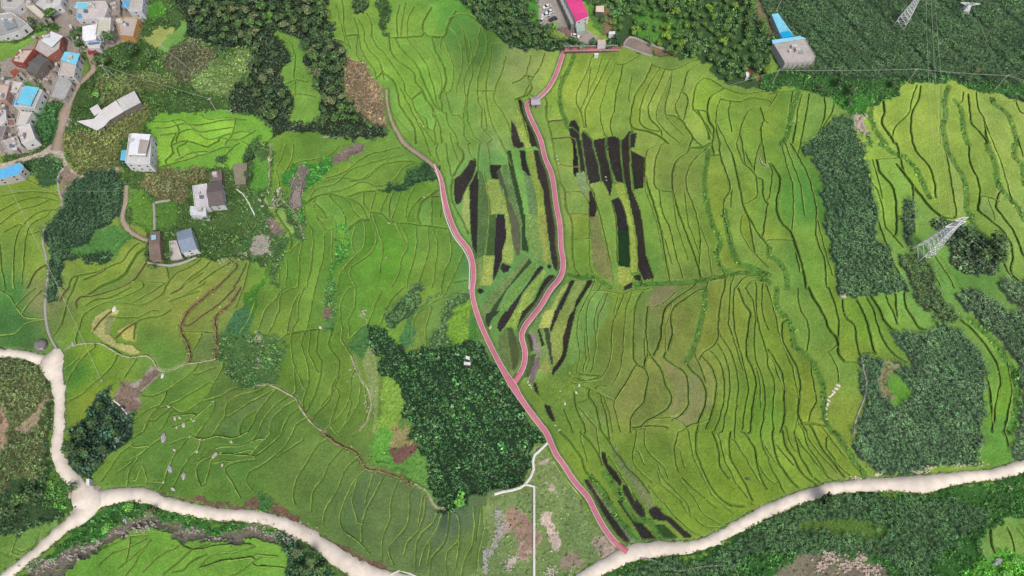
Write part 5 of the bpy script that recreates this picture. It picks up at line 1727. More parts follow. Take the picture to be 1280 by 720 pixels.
def house(name, label, poly, ht_, roofc, wallc, kind='flat', cat='house', sheet=None, para=.5, clutter=0, rise=1.2, nr=10, eave=.0, win=True, zoff=0.0):
    ht = ht_*(.43 if name == 'village_house' else .72 if ht_ > 3.9 else 1.0); P = P2(poly); z0 = base_of(P)+zoff; r_s = ht/ht_; z1 = z0+ht; W_ = world(P, z1); c = W_.mean(0)
    r = empty(name, (float(c[0]), float(c[1]), z0), label, cat); r['_s'] = r_s; W_ = W_-c; z = 0.0
    wm = paint(wallc, .85, scale=1.0, amp=.1, bump=.1); rm = paint(roofc, .8, scale=.9, amp=.16, bump=.1)
    bw = inset(W_, eave) if eave else W_
    MB().prism([tuple(v) for v in bw], z-.7, z+ht-(.02 if kind == 'flat' else .14)).build('wall', wm, r)
    if kind == 'flat':
        MB().prism([tuple(v) for v in inset(W_, .2)], z+ht-.02, z+ht+.06).build('roof', rm, r)
        if para:
            m = MB(); I_ = inset(W_, .24); n = len(W_)
            for i in range(n): m.prism([tuple(W_[i]), tuple(W_[(i+1) % n]), tuple(I_[(i+1) % n]), tuple(I_[i])], z+ht-.03, z+ht+para)
            m.build('parapet', wm, r)
    else:
        Q = W_ if len(W_) == 4 else W_[:4]
        rr = rise if kind == 'gable' else 0.0
        ribbed(Q, z+ht, rr, nr, nt=2).build('roof', rm, r)
        if kind == 'gable':
            for a, b in ((0, 3), (1, 2)):
                mid = (bw[a]+bw[b])/2; e = (c*0)+(bw[1]-bw[0]); e = e/np.linalg.norm(e)*.2*(1 if a == 0 else -1)
                V = [(*bw[a], z+ht-.15), (*bw[b], z+ht-.15), (*mid, z+ht+rise-.15)]; V2 = [(v[0]+e[0], v[1]+e[1], v[2]) for v in V]
                MB().add(V+V2, [(0, 1, 2), (5, 4, 3), (0, 3, 4, 1), (1, 4, 5, 2), (2, 5, 3, 0)]).build('gable_wall', wm, r)
            m = MB(); a = (Q[0]+Q[3])/2; b = (Q[1]+Q[2])/2; m.bar((*a, z+ht+rise+.06), (*b, z+ht+rise+.06), .13, 5).build('roof_ridge', rm, r)
    if win: openings(r, bw, z, ht)
    g = random.Random(len(poly)*7+int(P[0, 0])*3)
    for k in range(clutter):
        a, b = g.uniform(.2, .8), g.uniform(.2, .8); p = (W_[0]*(1-a)+W_[1]*a)*(1-b)+(W_[-1]*(1-a)+W_[2 if len(W_) > 2 else 1]*a)*b; s = g.uniform(.5, 1.1)
        if k % 3 == 0:
            MB().box(p[0]-s, p[1]-s*.8, z+ht+.02, p[0]+s, p[1]+s*.8, z+ht+1.9*s).build('stair_hut', paint((205, 200, 192)), r)
        elif k % 3 == 1:
            t = MB(); t.bar((p[0], p[1], z+ht+.3), (p[0], p[1], z+ht+1.5), .5, 10).build('water_tank', paint((226, 228, 230), .4), r)
        else:
            t = MB(); t.add([(p[0]-.9, p[1]-.6, z+ht+.3), (p[0]+.9, p[1]-.6, z+ht+.3), (p[0]+.9, p[1]+.6, z+ht+1.1), (p[0]-.9, p[1]+.6, z+ht+1.1), (p[0]-.9, p[1]-.6, z+ht+.22), (p[0]+.9, p[1]-.6, z+ht+.22), (p[0]+.9, p[1]+.6, z+ht+1.02), (p[0]-.9, p[1]+.6, z+ht+1.02)],
                            [(0, 1, 2, 3), (7, 6, 5, 4), (0, 4, 5, 1), (1, 5, 6, 2), (2, 6, 7, 3), (3, 7, 4, 0)]).build('solar_panel', paint((92, 108, 128), .35), r)
    return r
def addroof(r, poly, ht, color, nr=8, rise=0.0, name='roof_cover', th=.1, posts=False):
    ht = ht*r['_s']; P = P2(poly); z1 = r.location.z+ht; W_ = world(P, z1)-np.array([r.location.x, r.location.y])
    ribbed(W_, ht, rise, nr, th=th).build(name, paint(color, .55, amp=.05), r)
    if posts:
        m = MB()
        for p in inset(W_, .25): m.bar((*p, 0), (*p, ht), .08, 4)
        m.build('roof_posts', paint((150, 150, 150)), r)
WH = (222, 224, 226); CON = (196, 192, 184); BLU = (120, 214, 240)
house('village_house', 'wide grey flat roofed house cut by the top left corner', '0,-8 34,-6 30,3 19,12 3,10', 7, CON, WH, clutter=3)
h = house('village_house', 'white house with a slate coloured courtyard roof at the left edge', '-12,20 15,16 36,31 24,40 2,47 -12,46', 6, (168, 170, 168), WH, clutter=2)
addroof(h, '3,25 16,22 22,33 8,38', 7.0, (140, 152, 160), 6)
house('village_house', 'long narrow pale roof between grey roofs in the top left village', '28,5 35,-1 57,19 52,25', 7, (214, 208, 194), (196, 190, 176), clutter=1)
h = house('village_house', 'large pale grey roofed house above the broad green tree', '45,6 56,-4 79,-4 76,6 59,15', 7, (200, 202, 200), WH, clutter=1)
h = house('village_house', 'white house with a torn light blue roof cover', '96,4 132,2 136,9 131,23 97,25', 6.5, (206, 200, 198), WH, clutter=3)
addroof(h, '92,10 97,2 120,4 106,11', 7.3, (132, 216, 234), 5); addroof(h, '96,24 97,17 101,17 103,24', 7.1, (86, 170, 222), 3)
house('village_house', 'low white sheet roofed house left of the arched parapet house', '103,33 121,30 120,49 103,52', 5, (244, 246, 250), WH, 'sheet', nr=6)
house('village_house', 'cream flat roof with raised white ends in the upper village', '123,24.5 140,23.6 138,45 120,44.5', 8, (208, 206, 188), (232, 232, 228), para=.8, clutter=0)
h = house('village_house', 'small white terrace roof with blue awning below the white sheet roof', '108,54 127,52 125,61 111,61', 5, (222, 216, 208), WH, clutter=0); addroof(h, '109,53 128,50 128,54 111,56', 6.0, (92, 134, 176), 4)
house('village_house', 'house with orange plaster walls and a cluttered grey roof', '147,25 158,22 173,23.5 167,46.5 150,44.5', 8, (184, 176, 168), (214, 168, 104), clutter=4)
h = house('village_house', 'tall white walled house with grey roof and blue corner at the top edge', '152,1 162,-6 180,-6 178,15 161,14', 8.5, (190, 186, 178), (214, 220, 226), clutter=1); addroof(h, '152,9 155,-3 163,-3 160,11', 9.0, (96, 178, 226), 4)
house('village_house', 'half ruined grey house between two village roofs', '138,-6 151,-6 150,18 139,20', 4, (160, 150, 142), (170, 160, 150), clutter=4)
house('village_house', 'brick house with red side wall and pink washed roof', '26,63 43,62 30,80 15,77', 7.5, (206, 188, 174), (168, 92, 80), clutter=2)
h = house('village_house', 'brick walled house under a striped white metal roof', '48,50 64,39 78,44 75,62 60,73 43,62', 7.5, (186, 182, 176), (170, 108, 92), clutter=3); addroof(h, '52,51 64,39 79,45 65,59', 9.3, (220, 228, 230), 9)
house('village_shed', 'dark slate roofed shed between the brick houses', '48,68 61,74 46,93 32,88', 3.4, (104, 104, 102), (130, 122, 114), 'gable', 'shed', rise=.8, nr=12)
house('village_shed', 'small rust red lean-to with a slanting roof at the left', '12,90 19,85 25,89 18,97', 3.5, (158, 86, 66), (216, 210, 200), 'sheet', 'shed', nr=4)
h = house('village_house', 'tall white house with a sky blue sheet roof and a concrete deck', '82,66 99,68 93,96 73,94', 8.5, (206, 196, 188), (220, 222, 222), clutter=2); addroof(h, '75.5,75 81,64.5 100,67 95,81.5', 10.5, (128, 214, 238), 7, posts=True)
house('village_house', 'long grey concrete roof with a rounded end beside the lane', '72,96 83,96 91,105 81,125 63,121', 4.5, (176, 178, 176), (186, 184, 178), clutter=0)
h = house('village_house', 'white house with the biggest bright blue roof in the village', '27,110 54,113 44,136 18,133', 7.5, (196, 198, 196), (226, 228, 228), clutter=1); addroof(h, '31,107 49,109.5 38,132.5 20,128.5', 9.3, (120, 212, 240), 9, posts=True); addroof(h, '16,130 18,124 23,124 22,131', 8.2, (48, 150, 214), 3)
house('village_house', 'pinkish roofed house at the left edge above the blue roof', '-8,104 13,107 8,125 -8,127', 6, (212, 196, 184), (190, 160, 148), clutter=2)
house('village_house', 'white walled yard house behind the bright blue roof', '8,101 29,104 22,116 11,115', 5, (214, 208, 202), WH, clutter=2)
house('village_house', 'pale flat roof below the bright blue roof', '25,140 41,141 33,156 20,157', 7, (214, 210, 204), (224, 224, 220), clutter=0)
house('village_house', 'white walled house with a grey roof hatch at the foot of the village', '22,160 38,155 45,174 28,180', 8, (218, 210, 206), (226, 230, 228), clutter=3)
house('village_house', 'dark grey roofed shed at the left edge low in the village', '-8,156 9,158 4,173 -8,173', 4, (132, 128, 124), (180, 176, 170), clutter=0)
house('village_house', 'small roof half brown half grey between pale roofs', '10,149 19,149 20,158 10,158', 4.5, (150, 112, 100), (190, 184, 178), clutter=0)
house('village_house', 'small pale house at the left edge by a dark roof', '-6,140 8,138 9,150 2,157 -6,155', 5, (206, 202, 198), WH, clutter=2)
house('village_house', 'low cluttered grey house at the bottom left of the village', '2,178 22,170 27,182 10,190', 3.4, (176, 172, 166), (200, 196, 190), clutter=3)
house('blue_roof_shed', 'shed with a bright blue roof standing alone at the left edge', '-6,213 25,203 30,209 24,218 -6,226', 3.5, (96, 184, 232), (190, 190, 186), 'flat', 'shed', para=0)
VM = [(28,63,'beside the pink washed brick house'),(15,92,'near the rust red lean-to'),(48,80,'below the dark slate shed'),(66,90,'left of the tall sky blue roofed house'),(40,108,'above the biggest blue roof'),(5,140,'at the left edge below the blue roof'),(12,170,'by the dark shed at the left edge'),(30,158,'behind the lowest village houses'),(62,115,'beside the rounded concrete roof'),(90,18,'left of the torn blue roof cover'),(145,10,'between the two top houses'),(140,36,'between the cream roof and the orange house'),(94,45,'left of the white sheet roof'),(160,60,'below the orange walled house'),(45,46,'beside the striped metal roof'),(62,22,'under the broad village tree'),(175,22,'right of the tall top edge house')]
g_ = random.Random(3)
for k, (px, py, a, b_, c_) in enumerate([(62,24,4,3,0),(88,33,3,5,1),(20,101,4,3,2),(38,99,5,3,0),(67,90,4,3,3),(57,99,6,2.5,0),(4,132,4,3,1),(13,143,3,3,2),(12,168,4,3,0),(18,186,6,3,1),(86,13,3,4,3),(145,9,4,4,0),(96,46,3,4,1),(115,42,3,2,2),(141,36,3,4,0),(29,122,2,4,3),(60,115,4,3,0),(70,80,3,4,1),(100,12,3,2,4),(175,22,5,3,0),(160,58,5,2,1),(42,46,5,3,0),(84,46,3,3,3),(3,98,4,3,1),(34,160,3,4,0)]):
    an = g_.uniform(-.6, .3); ca, sa = math.cos(an), math.sin(an); pts = ' '.join('%.1f,%.1f' % (px+u*ca-v_*sa, py+u*sa+v_*ca) for u, v_ in ((-a/2, -b_/2), (a/2, -b_/2), (a/2, b_/2), (-a/2, b_/2)))
    r_ = house('yard_shed', ['small pale grey', 'small white', 'small brownish', 'small dark grey', 'small light blue'][c_]+' sheet roofed lean-to '+min(VM, key=lambda m_: (m_[0]-px)**2+(m_[1]-py)**2)[2], pts, g_.uniform(1.6, 2.8), [(176, 174, 170), (206, 206, 204), (150, 120, 108), (120, 118, 116), (110, 190, 226)][c_], (170, 164, 156), 'sheet', 'shed', nr=4, win=False); r_['group'] = 'lean-tos in the village yards'
# long white shed in three bays
r = house('long_shed', 'long white sheet roofed shed on the slope below the village', '146,125 168,113.5 176,128 154,139.5', 3.6, (206, 206, 204), (120, 116, 110), 'sheet', 'shed', nr=12, win=False)
for pl, c_, zz in (('126,138 145,125.5 154.5,139.5 137,150', (226, 222, 220), 3.55), ('96,151.5 118,148.5 130,158 121,163', (222, 220, 220), 3.5), ('117.5,148.5 126.5,137.5 138,149 130,158', (222, 220, 220), 3.52), ('112,136 122,130 127,138 118,145', (224, 222, 220), 3.6)):
    P = P2(pl); W_ = world(P, r.location.z+zz)-np.array([r.location.x, r.location.y])
    ribbed(W_, zz, 0, 9).build('roof', paint(c_, .6, amp=.05), r); MB().prism([tuple(v) for v in inset(W_, .3)], -.8, zz-.13).build('wall', paint((120, 116, 110)), r)
h = house('white_house', 'white house with bright steel roof and a blue lean-to above the maize', '162,168 190,169 188,206 157,204', 6.5, (206, 208, 206), (224, 228, 230), clutter=1)
addroof(h, '165,166.5 188,168 182,194.5 160,193.5', 9.0, (240, 244, 250), 8, posts=True); addroof(h, '175,174 187,175.5 182,192 172,191.5', 9.25, (176, 168, 160), 6)
addroof(h, '152,188 161,187 163,202 150,200', 5.0, (112, 200, 230), 4, posts=True)
h = house('courtyard_house', 'old farmhouse with a dark slate gable roof and white courtyard', '259,229.5 277.5,226 281,256 261,258', 5, (112, 104, 102), (218, 220, 222), 'gable', rise=1.6, nr=14, eave=.4)
house('yard_annex', 'white flat roofed annex beside the dark slate gable roof', '241,233 259,230 261,258 244,261', 3.4, (204, 202, 206), WH, cat='annex', clutter=3)
house('yard_annex', 'small pale blue roofed outhouse at the lower left of the slate roof', '238,258 257,258 258,270 238,269', 3.2, (206, 214, 222), WH, cat='outhouse', clutter=1, para=.2)
house('stone_hut', 'ruined brown stone hut at the top of the courtyard house', '262,216 277,213 278,226 264,227', 2.4, (120, 108, 104), (132, 122, 114), cat='hut', clutter=2, win=False)
h = house('farm_barn', 'barn with a blue grey metal gable roof beside its yard', '220.5,290 239,285 246.5,311 227,316.5', 5, (136, 152, 170), (226, 228, 230), 'gable', 'barn', rise=1.3, nr=12, eave=.2)
house('farm_yard_wall', 'pale concrete farm yard left of the grey metal roof', '212,302 221,301 228,322 214,325', .9, (196, 190, 186), (206, 202, 196), cat='yard', clutter=0, win=False)
h = house('long_barn', 'long narrow barn with a brown tiled roof and a small blue tank', '187.5,290 200,289 201.5,324 187,325', 4.2, (134, 118, 108), (166, 144, 112), 'gable', 'barn', rise=.9, nr=16, eave=.3)
addroof(h, '189,294 195,293.5 195,299 189,300', 5.8, (150, 200, 228), 3)
h = house('garden_frame', 'slatted grey garden frame shaded by dark trees', '291,205 309,203.5 307,230 294,231', 1.8, (138, 132, 112), (112, 118, 84), 'sheet', 'frame', nr=9, win=False)
h = house('pink_roof_building', 'long white building with a bright pink sheet roof at the top edge', '699,-14 719,-14 736,20 720,27', 7, (222, 72, 140), (214, 214, 212), 'gable', 'building', rise=.9, nr=16)
house('lean_to', 'low grey green lean-to below the end of the pink roof', '720,31 731,29 731,38 721,40', 3, (172, 190, 182), (186, 186, 182), 'sheet', 'lean-to', nr=5, win=False)
house('side_gallery', 'narrow grey roofed gallery along the left wall of the pink roofed building', '695,-10 702,-10 718,29 714,31', 3.6, (168, 172, 170), (150, 150, 148), cat='gallery', clutter=0, para=.2)
h = house('canopy', 'square cream canopy roof among the orchard trees', '745,7.5 755,7 755,15 744.5,14.5', 3.2, (226, 208, 182), (110, 110, 100), 'sheet', 'canopy', nr=4, win=False)
house('small_shed', 'tiny white roofed shed in a clearing of the orchard', '761,39.5 769,39 769,42.5 761,43', 2.4, (220, 226, 226), WH, 'sheet', 'shed', nr=3, win=False)
house('small_shed', 'low pinkish roofed shed above the red footbridge', '747,49.5 757,49.5 757,57 747,57', 2.6, (196, 182, 174), WH, 'sheet', 'shed', nr=4, win=False)
house('pump_house', 'small white hut just below the red footbridge', '743,66.5 748,66.5 748,69 743,69', 2, (236, 236, 232), WH, cat='hut', win=False, para=.2)
house('pump_house', 'small white hut at the edge of the orchard slope above the paddies', '932,90 936,91 937,96 933,96', 2, (240, 240, 240), WH, cat='hut', win=False, para=.2)
h = house('workshop', 'long narrow workshop with a light blue roof running up the slope', '964.5,18 972.5,16.5 992,44 977,47', 4.5, (132, 212, 240), (196, 196, 190), 'sheet', 'workshop', nr=10)
addroof(h, '975.5,40.5 986,38.5 993,45 977.5,47.5', 4.9, (20, 168, 222), 5)
h = house('half_built_house', 'half built house with a rough concrete roof and open lower bays', '966,54 1006,49 1019,71 1017,77 981,79', 4.6, (184, 178, 172), (190, 188, 184), clutter=5, para=.35, win=False)
addroof(h, '965,50 1000,45 1008,48 966,55', 5.4, (150, 214, 238), 12)
m = MB()
P = P2('981,79 1017,77'); z1 = h.location.z+4.5*.72; Wd = world(P, z1)-np.array([h.location.x, h.location.y]); e = Wd[1]-Wd[0]; nn = np.array([e[1], -e[0]])/np.linalg.norm(e)
for k in range(7):
    p = Wd[0]+e*k/6+nn*.6; a = MB().bar((*p, -1), (*p, 3.2), .16, 4); a.build('column', paint((206, 196, 186)), h)
# pavilion on the pink path
r = house('pavilion', 'small open pavilion with a grey hipped roof standing on the pink path', '663,121.5 674,120 676,130.5 664,131.5', 2.9, (176, 168, 176), (150, 146, 140), 'gable', 'pavilion', rise=.9, nr=8, eave=.5)
# red footbridge / boardwalk
FB = house('footbridge', 'straight red boardwalk bridge with railings along the top of the paddies', '706,59.5 770,58.5 775,64 705,65', .9, (176, 100, 104), (120, 84, 84), cat='footbridge', win=False, para=0)
P = P2('706,59.5 772,58.5 775,64 705,65'); Wd = world(P, FB.location.z+.9)-np.array([FB.location.x, FB.location.y])
for a, b in ((0, 1), (3, 2)):
    m = MB()
    for zz in (1.5, 2.0): m.bar((*Wd[a], zz), (*Wd[b], zz), .07, 4)
    for k in range(15): p = Wd[a]+(Wd[b]-Wd[a])*k/14; m.bar((*p, .9), (*p, 2.0), .06, 4)
    m.build('railing', paint((226, 200, 200)), FB)
# hut by the left road, graves, tomb
house('roadside_hut', 'tiny white hut beside the bend of the left concrete road', '108,598.5 112,598.5 112,607 108,607', 2, (232, 238, 232), (214, 224, 216), cat='hut', win=False, para=.15)
house('field_hut', 'upper white slab roof in the dark plot beside the pink path', '582,444.5 587.5,446 587,450 582,448.5', 1.6, (228, 228, 230), (120, 110, 100), 'sheet', 'hut', nr=2, win=False)
house('field_hut', 'lower white slab roof in the dark plot beside the pink path', '580,452 588,453 588,456.5 580,456', 1.6, (228, 228, 230), (120, 110, 100), 'sheet', 'hut', nr=2, win=False)
x, y = uw(np.array([[52, 432]], float))[0]; t = empty('stone_tomb', (float(x), float(y), gz(x, y)), 'round grey stone tomb beside the left road corner', 'tomb')
m = MB(); n = 14
for k, (rr, zz) in enumerate(((2.3, 0), (2.2, 1.0), (1.6, 1.7), (.7, 2.1))):
    for i in range(n): a = 2*math.pi*i/n; m.V.append((rr*math.cos(a), rr*math.sin(a), zz-.3 if k == 0 else zz))
for k in range(3):
    for i in range(n): m.F.append((k*n+i, k*n+(i+1) % n, (k+1)*n+(i+1) % n, (k+1)*n+i))
m.F.append(tuple(range(3*n, 4*n))); m.build('mound', paint((128, 124, 124), .9, bump=.4, amp=.3), t); MB().box(.3, -1.9, 0, 1.6, -1.5, 1.3).build('headstone', paint((206, 206, 206)), t)
# ------------------------------------------------------------------ ruined house foundations on the terraces
def foundation(label, pts, hgt, c, cf, name='foundation'):
    P = P2(pts); z0 = base_of(P); W_ = world(P, z0); ce = W_.mean(0); r = empty(name, (*map(float, ce), z0), label, 'ruin'); W_ = W_-ce
    MB().prism([tuple(v) for v in W_], -1, .12).build('floor_slab', paint(cf, .95, bump=.3, amp=.3, scale=.9), r)
    n = len(W_); I_ = inset(W_, .35)
    for i in range(n): MB().prism([tuple(W_[i]), tuple(W_[(i+1) % n]), tuple(I_[(i+1) % n]), tuple(I_[i])], -.5, hgt*(.6+.4*(i % 3))).build('wall', paint(c, .95, bump=.4, amp=.3, scale=1.5), r)
    return r
foundation('ruined stone house base curving between two terraces', '375,208 388,212 379,228 376,248 378,258 366,262 362,255 363,238', 1.0, (150, 142, 132), (150, 140, 134))
# ------------------------------------------------------------------ pylons and cables
def height_of(bx, by, tx, ty):
    x, y = [float(v) for v in uw(np.array([[bx, by]], float))[0]]; z0 = float(hsm(x, y)); best = None
    for h_ in np.arange(4, 60, .25):
        u, v = proj(x, y, z0+h_); d = (u-tx)**2+(v-ty)**2
        if best is None or d < best[0]: best = (d, h_)
    return x, y, z0, best[1]
STEEL = material('galvanised_steel', (250, 252, 255), .6, amp=.06)
def pylon(label, bx, by, tx, ty, ang, half=2.6, arms=(.86, 1.0), armw=(4.5, 3.0), h=None, name='electricity_pylon', bar=.13):
    x, y, z0, hh = height_of(bx, by, tx, ty); hh = h or hh
    t = empty(name, (x, y, z0), label, 'pylon'); t.rotation_euler.z = ang
    def hw(z): f_ = z/hh; return half*(1-f_)**1.0*.9+.45
    lv = [0]; s = hh*.14
    while lv[-1] < hh-.5: lv.append(min(hh, lv[-1]+s)); s *= .88
    C4 = ((1, 1), (-1, 1), (-1, -1), (1, -1)); br = MB()
    for sx_, sy_ in C4:
        m = MB(); P = [(sx_*hw(z), sy_*hw(z), z) for z in [-.5]+lv[1:]]; m.tube(P, bar*1.25, 4).build('leg', STEEL, t)
    for a, b in zip(lv[:-1], lv[1:]):
        for i in range(4):
            p, q_ = C4[i], C4[(i+1) % 4]
            br.bar((p[0]*hw(a), p[1]*hw(a), a), (q_[0]*hw(b), q_[1]*hw(b), b), bar*.7, 3)
            br.bar((q_[0]*hw(a), q_[1]*hw(a), a), (p[0]*hw(b), p[1]*hw(b), b), bar*.7, 3)
            br.bar((p[0]*hw(b), p[1]*hw(b), b), (q_[0]*hw(b), q_[1]*hw(b), b), bar*.7, 3)
    br.build('bracing', STEEL, t)
    tips = []
    for f_, aw in zip(arms, armw):
        z = hh*f_
        for s_ in (-1, 1):
            m = MB(); w_ = hw(z)
            for yy in (-w_, w_):
                m.bar((s_*w_, yy, z), (s_*aw, 0, z+.1), bar*.9, 4); m.bar((s_*w_, yy, z-1.1), (s_*aw, 0, z), bar*.7, 4)
                for k in (1, 2): u = k/3; m.bar((s_*(w_+(aw-w_)*u), yy*(1-u), z+.05), (s_*(w_+(aw-w_)*u), yy*(1-u), z-1.1*(1-u)), bar*.5, 3)
            m.build('crossarm', STEEL, t)
            ins = MB().bar((s_*aw, 0, z), (s_*aw, 0, z-1.2), .12, 6); ins.build('insulator', paint((120, 96, 84), .4), t)
            ca, sa = math.cos(ang), math.sin(ang); tips.append((x+ca*s_*aw, y+sa*s_*aw, z0+z-1.2))
    tips.append((x, y, z0+hh)); return tips
t1 = pylon('silver lattice pylon standing in the right hand paddies', 1152, 317, 1199, 270, R(15), half=2.7, armw=(4.2, 2.6))
t2 = pylon('silver lattice pylon in the maize cut by the top edge', 1126, 30, 1152, -12, R(-35), half=2.2, armw=(4, 2.6))
x, y, z0, hh = height_of(1203, 16, 1211, 1)
t3 = pylon('small steel tower with a wide crossarm at the top edge', 1205, 15, 1210, 2, R(-5), half=1.2, arms=(1.0,), armw=(4.4,), name='power_tower')
M_WIRE = material('aluminium_wire', (190, 200, 180), .5, amp=.02)
def cable(a, b, sag, label, r=.04, name='power_line', group=None):
    a = np.array(a, float); b = np.array(b, float); P = []
    for k in range(25):
        t = k/24; p = a*(1-t)+b*t; p[2] -= 4*sag*t*(1-t); P.append(tuple(p))
    o = MB().tube(P, r, 3).build(name, M_WIRE); tag(o, label, 'cable', group); return o
def at(px, py, h_):
    x, y = unp(np.array([px], float), np.array([py], float), h_); x, y = float(x[0]), float(y[0]); return (x, y, float(hsm(x, y))+h_)
for k, (tp, (qx, qy)) in enumerate(zip(t1[:3], ((1290, 372), (1292, 352), (1300, 366)))): cable(tp, at(qx, qy, 16), 1.2, 'wire from the silver pylon towards the lower right edge', group='wires from the pylon to the lower right')
for k, (tp, (qx, qy)) in enumerate(zip(t1[:3], ((1158, -25), (1168, -25), (1164, -25)))): cable(tp, at(qx, qy, 22), 3, 'wire running up from the silver pylon to the top edge', group='wires from the pylon to the top')
for (a, b) in (((1214, -2), (1262, 112)), ((1208, 8), (1290, 150))): cable(at(*a, 11), at(*b, 8), 1, 'wire slanting over the upper right maize', .045, group='wires over the upper right maize')
def pole(px, py, h_, label, arm=0.9, c=(196, 192, 184), ang=0.6):
    x, y = [float(v) for v in uw(np.array([[px, py]], float))[0]]; z0 = float(hsm(x, y)); t = empty('utility_pole', (x, y, z0), label, 'utility pole'); t.rotation_euler.z = ang
    MB().bar((0, 0, -1), (0, 0, h_), .2, 7, .12).build('pole', paint(c), t)
    MB().bar((-arm, 0, h_-.5), (arm, 0, h_-.5), .08, 4).build('crossarm', STEEL, t)
    m = MB()
    for s_ in (-arm, 0, arm): m.bar((s_, 0, h_-.5), (s_, 0, h_-.1), .07, 5)
    m.build('insulators', paint((200, 200, 196), .4), t); return (x, y, z0+h_-.2)
pA = pole(965, 105, 9, 'concrete utility pole below the half built house'); pB = pole(1133, 104, 9, 'utility pole leaning over the upper edge of the right paddies'); pC = pole(1243, 112, 9, 'utility pole at the right end of the upper cable')
cable(pA, pB, .5, 'long pale cable between the poles above the right paddies', .09); cable(pB, pC, .5, 'pale cable running on to the pole near the right edge', .09); cable(pC, at(1300, 104, 9), .3, 'pale cable leaving the last pole at the right edge', .09); cable(at(890, 112, 8), pA, .5, 'pale cable left of the half built house', .06)
pD = pole(969, 17, 10, 'utility pole beside the light blue workshop roof')
pE = pole(138, 97, 8, 'utility pole on the slope right of the grey rounded roof'); pF = pole(270, 138, 8, 'utility pole at the edge of the wood'); pG = pole(290, 143, 3, 'short post beside the wood')
cable(pE, pF, .6, 'upper pale cable from the village slope to the wood', .08); cable(pE, at(166, 112, 6), .4, 'short pale cable down to the long white shed', .07)
pH = pole(129, 477, 1.5, 'short pole at the foot of the slanting left cable', arm=.3); cable(at(8, 226, 7), pH, 1, 'long pale cable slanting over the left paddies', .055)
cable(at(-10, 238, 7), at(238, 238, 5), .5, 'pale cable across the dark maize to the courtyard house', .04)
cable(at(192, 198, 7), at(262, 191, 7), .3, 'thin cable right of the steel roofed house', .05); cable(at(262, 191, 7), at(300, 232, 5), .3, 'thin cable above the courtyard house', .04)
# ------------------------------------------------------------------ boulders
def rock_mesh(seed, n=9, m_=6):
    g = random.Random(seed); V = []; F_ = []
    ax = (1, g.uniform(.6, .9), g.uniform(.5, .75))
    for j in range(m_+1):
        t = math.pi*j/m_
        for i in range(n):
            a = 2*math.pi*i/n; rr = 1+g.uniform(-.2, .18); 
            if j in (0, m_): rr = .9
            V.append((math.sin(t)*math.cos(a)*rr*ax[0], math.sin(t)*math.sin(a)*rr*ax[1], math.cos(t)*rr*ax[2]))
    for j in range(m_):
        for i in range(n): F_.append((j*n+i, (j+1)*n+i, (j+1)*n+(i+1) % n, j*n+(i+1) % n))
    return V, F_
RK = [rock_mesh(s) for s in range(8)]
RM = {}
def rock(px, py, s, label, c=(178, 172, 166), group=None, name='boulder', st_=1.4):
    k = (rnd.randrange(8), c)
    if k not in RM: RM[k] = mesh('boulder', RK[k[0]][0], RK[k[0]][1], paint(c, .9, bump=.6, amp=.3, scale=2.2))
    x, y = [float(v) for v in uw(np.array([[px, py]], float))[0]]
    o = link(name, RM[k], None, (x, y, gz(x, y)+.1*s)); s *= .68; o.scale = (s*st_, s, s*.8); o.rotation_euler.z = rnd.uniform(0, 3.14); tag(o, label, 'boulder', group); return o
rock(143, 387, 1.6, 'smooth white boulder among the flattened yellow rice on the left', (222, 220, 212)); rock(206, 548, 1.9, 'grey boulder upright in the lower left terraces', (168, 164, 172)); rock(214, 587, 1.7, 'grey boulder near the bottom left road terraces', (172, 170, 178))
rock(231, 596, 1.5, 'low grey boulder right of the upright one', (190, 184, 180)); rock(269, 570, 1.6, 'pale pink boulder where three bunds meet', (200, 186, 172)); rock(147, 548, 1.6, 'round pale boulder in the dark thicket', (170, 176, 168)); rock(131, 571, .9, 'small grey boulder in the dark thicket')
rock(154, 651, 1.3, 'light boulder in the scrub below the junction', (190, 194, 198)); rock(88, 618, 1.5, 'pinkish boulder left of the road junction', (188, 168, 158)); rock(122, 609, 1.7, 'flat brownish rock at the edge of the road bend', (158, 146, 136)); rock(204, 470, 1.2, 'white stone at the corner of the bare plot', (214, 212, 208))
rock(92, 431, 1.2, 'grey stone on the wall above the left lower field', (170, 176, 176)); rock(613, 410, .9, 'pale round rock between the dark strips beside the pink path', (206, 206, 196)); rock(1053, 371, 1.4, 'pale rock below the tall maize field', (190, 180, 174)); rock(1246, 702, 2.2, 'large grey boulder in the lower right corner', (176, 172, 190))
rock(1030, 690, 1.2, 'pale round stone on the lower right bare bank', (214, 206, 194))
rock(934, 599, .9, 'dark stump like rock beside the right road', (96, 92, 84)); rock(1263, 610, .8, 'cream stone in the scrub below the right road', (216, 212, 190)); rock(401, 410, 1.0, 'white rock in the overgrown gap of the left terraces', (216, 206, 200)); rock(483, 323, .8, 'small grey stone ringed by rice in the wide middle terrace', (176, 168, 150))
for px, py, s in ((1070,147,1.2),(1078,149,1.3),(1082,145,1),(1075,152,.9),(1072,158,.9),(1077,164,1.1),(1080,168,1),(1084,170,.9),(1068,163,.8),(1066,149,.9)): rock(px, py, s, 'pale boulder in the rocky gully at upper right', (196, 184, 166), 'boulders of the rocky gully')
for px, py, s in ((1047,482,1.1),(1045,486,1),(1042,490,1),(1040,493,.9),(1037,496,.8),(1035,501,1),(1034,506,.9),(1033,511,.7),(1033,518,.6),(1033,524,.6)): rock(px, py, s, 'white stone in the chain of stones beside the right terraces', (230, 220, 200), 'chain of white stones')
